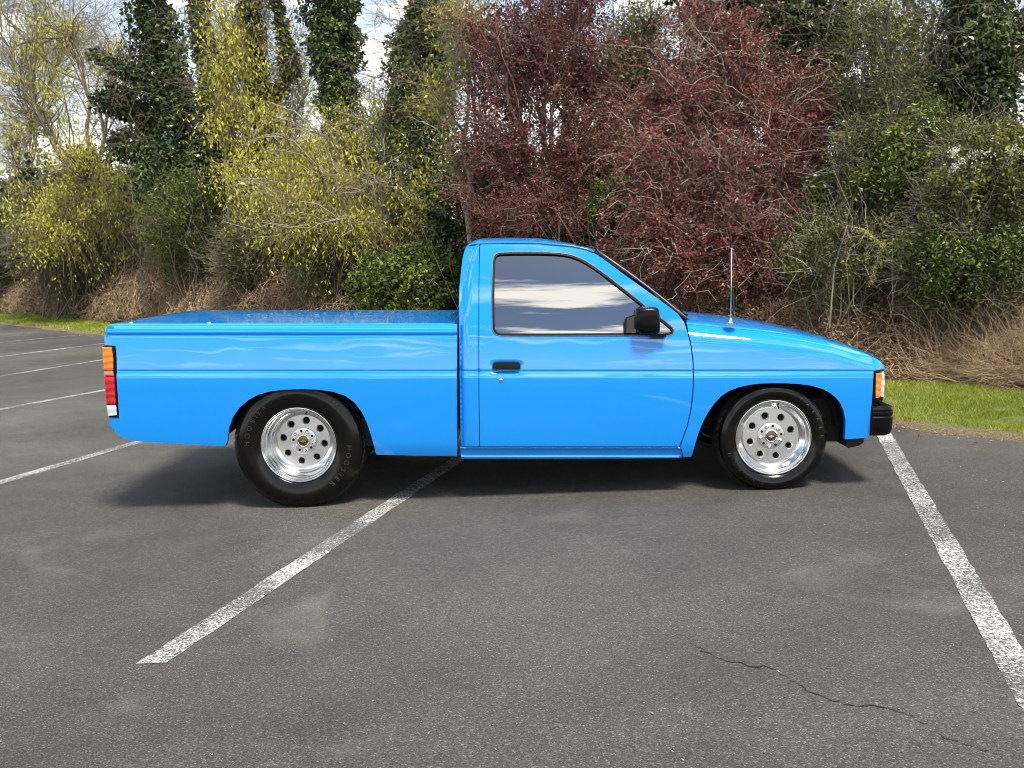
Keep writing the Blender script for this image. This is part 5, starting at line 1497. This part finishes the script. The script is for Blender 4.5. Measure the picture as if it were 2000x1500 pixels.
V, Q, T = leaves(r, np.concatenate([P, P2]) + r.normal(size=(760, 3)) * .012, .022, .5, 1.2, None, 0, .6, .3); bl = Bag(); bl.add(V, Q, T); bl.build('catkins', M['l_pale'], root, False, 'stuff', off)

# ---- dry bramble heaps along the verge
def tpx(px, d=2.5): 
    Y = DP(px, d); return verge_td(atw(px, 508, Y))[0]
brambles('bramble_heap', 'brown dry bramble bank at the far left behind the grass strip', 'brambles', tpx(300) - 1.2, tpx(-40) + 6, 1.25, 5.5, 2.7, 71, 4600, .010, 22000, .10, 'straw', 1.8, 'dry bramble heaps', bare=200)
brambles('bramble_heap', 'brown dry bramble bank showing above the truck bed', 'brambles', tpx(700) - 1, tpx(300) + 1.2, 1.25, 4.8, 2.6, 72, 4000, .008, 18000, .075, 'straw', 1.5, 'dry bramble heaps', bare=150)
brambles('bramble_heap', 'dark leafless bramble tangle behind the cab and windscreen', 'brambles', tpx(1330), tpx(760), 1.9, 4.5, 1.2, 73, 1500, .006, 7000, .05, 'twig', 1.2, 'dry bramble heaps', bare=260)
brambles('bramble_heap', 'leaf-strewn bramble slope beyond the hood', 'brambles', tpx(1860), tpx(1330), 1.6, 4.2, 1.15, 74, 2200, .0036, 34000, .034, 'cane', 1.0, 'dry bramble heaps', bare=160)
brambles('bramble_heap', 'pale straw-coloured heap of dead canes at the right edge', 'brambles', tpx(2080), tpx(1850), 1.75, 3.3, .72, 75, 2300, .0032, 16000, .032, 'straw', 2.6, 'dry bramble heaps', flow=.5)

# ---- grass of the verge
r = np.random.default_rng(9)
def blades(n, t0, t1, h, w):
    t = r.uniform(t0, t1, n); d = r.uniform(.03, 1.95, n) ; keep = r.random(n) < np.clip((d - .0) / .22, 0, 1) * np.clip((2.05 - d) / .3, 0, 1); t, d = t[keep], d[keep]; n = len(t)
    b_ = np.stack([EDGE0.x + TD.x * t + ND.x * d, EDGE0.y + TD.y * t + ND.y * d, bank_h(d) - .005], -1)
    a = r.uniform(0, 6.28, n); s = np.stack([np.cos(a), np.sin(a), 0 * a], -1); hh = h * r.uniform(.4, 1.3, n) * (.9 + .3 * np.sin(t * 3.1) * np.sin(d * 5 + t)) 
    ln = np.stack([r.normal(size=n), r.normal(size=n), 0 * a], -1) * (hh * .45)[:, None]
    tip = b_ + ln + np.array([0, 0, 1.0]) * hh[:, None]; mid = b_ + ln * .3 + np.array([0, 0, .55]) * hh[:, None]
    V = np.stack([b_ - s * w, b_ + s * w, mid + s * w * .8, tip, mid - s * w * .8], 1).reshape(-1, 3)
    tn = np.clip(r.normal(.5, .22, n) + .12 * np.sin(t * 2.2) + .15 * (d < .35), 0, 1)
    return V, np.arange(5 * n).reshape(n, 5), np.repeat(tn, 5)
V1, Q1, T1 = blades(64000, tpx(2700, 0), tpx(1600, 0) + .5, .042, .0022)
V2_, Q2, T2 = blades(9000, tpx(1600, 0) + .5, tpx(250, 0), .075, .006)
V3, Q3, T3 = blades(26000, tpx(250, 0), tpx(-120, 1), .085, .010)
bg = Bag(); bg.add(V1, Q1, T1); bg.add(V2_, Q2, T2); bg.add(V3, Q3, T3)
go = bg.build('verge_grass', M['grass']); tag(go, 'short green grass strip along the edge of the car park', 'grass', kind='stuff')

# ---- scraps of leaf and grit on the asphalt
n = 1600
t = r.uniform(tpx(2100, 0), tpx(0, 0), n); d = -np.abs(r.normal(size=n)) * .18 + .08
P1 = np.stack([EDGE0.x + TD.x * t + ND.x * d, EDGE0.y + TD.y * t + ND.y * d, np.where(d > 0, .05, .008) + 0 * t], -1)
sp = []
for a, b, k, s_ in ((1215, 1203, 5, .012), (1292, 1281, 4, .012), (1278, 1390, 8, .02), (620, 1190, 10, .04), (1590, 1270, 5, .02), (1900, 925, 14, .10), (1950, 942, 10, .08), (270, 1238, 4, .02), (60, 730, 14, .3), (130, 735, 9, .3), (110, 910, 3, .05)):
    g = ground(a, b)
    for _ in range(k): sp.append((g.x + r.normal() * s_ * 1.6, g.y + r.normal() * s_, .007))
for _ in range(150):
    x = r.uniform(0, 2000); y = 1500 - 480 * r.random() ** 1.2; g = ground(x, y); sp.append((g.x, g.y, .005))
P2 = np.array(sp)
Va, Qa, Ta = leaves(r, P1, .028, .5, 0, np.tile([0, 0, 1.0], (n, 1)), 4.0, .7, .25)
Vb, Qb, Tb = leaves(r, P2, .0095, .55, 0, np.tile([0, 0, 1.0], (len(P2), 1)), 5.0, .72, .25)
Va[:, 2] = np.maximum(Va[:, 2], .004); Vb[:, 2] = np.clip(Vb[:, 2], .0035, .012)
bg = Bag(); bg.add(Va, Qa, Ta); bg.add(Vb, Qb, Tb)
tag(bg.build('leaf_litter', M['l_brown']), 'scattered scraps of dry leaf on the asphalt and along its edge', 'leaf litter', kind='stuff')
print('TRIS', sum(sum(len(p.vertices) - 2 for p in o.data.polygons) if len(o.data.polygons) < 5000 else len(o.data.polygons) * 2 for o in scene.objects if o.type == 'MESH'))
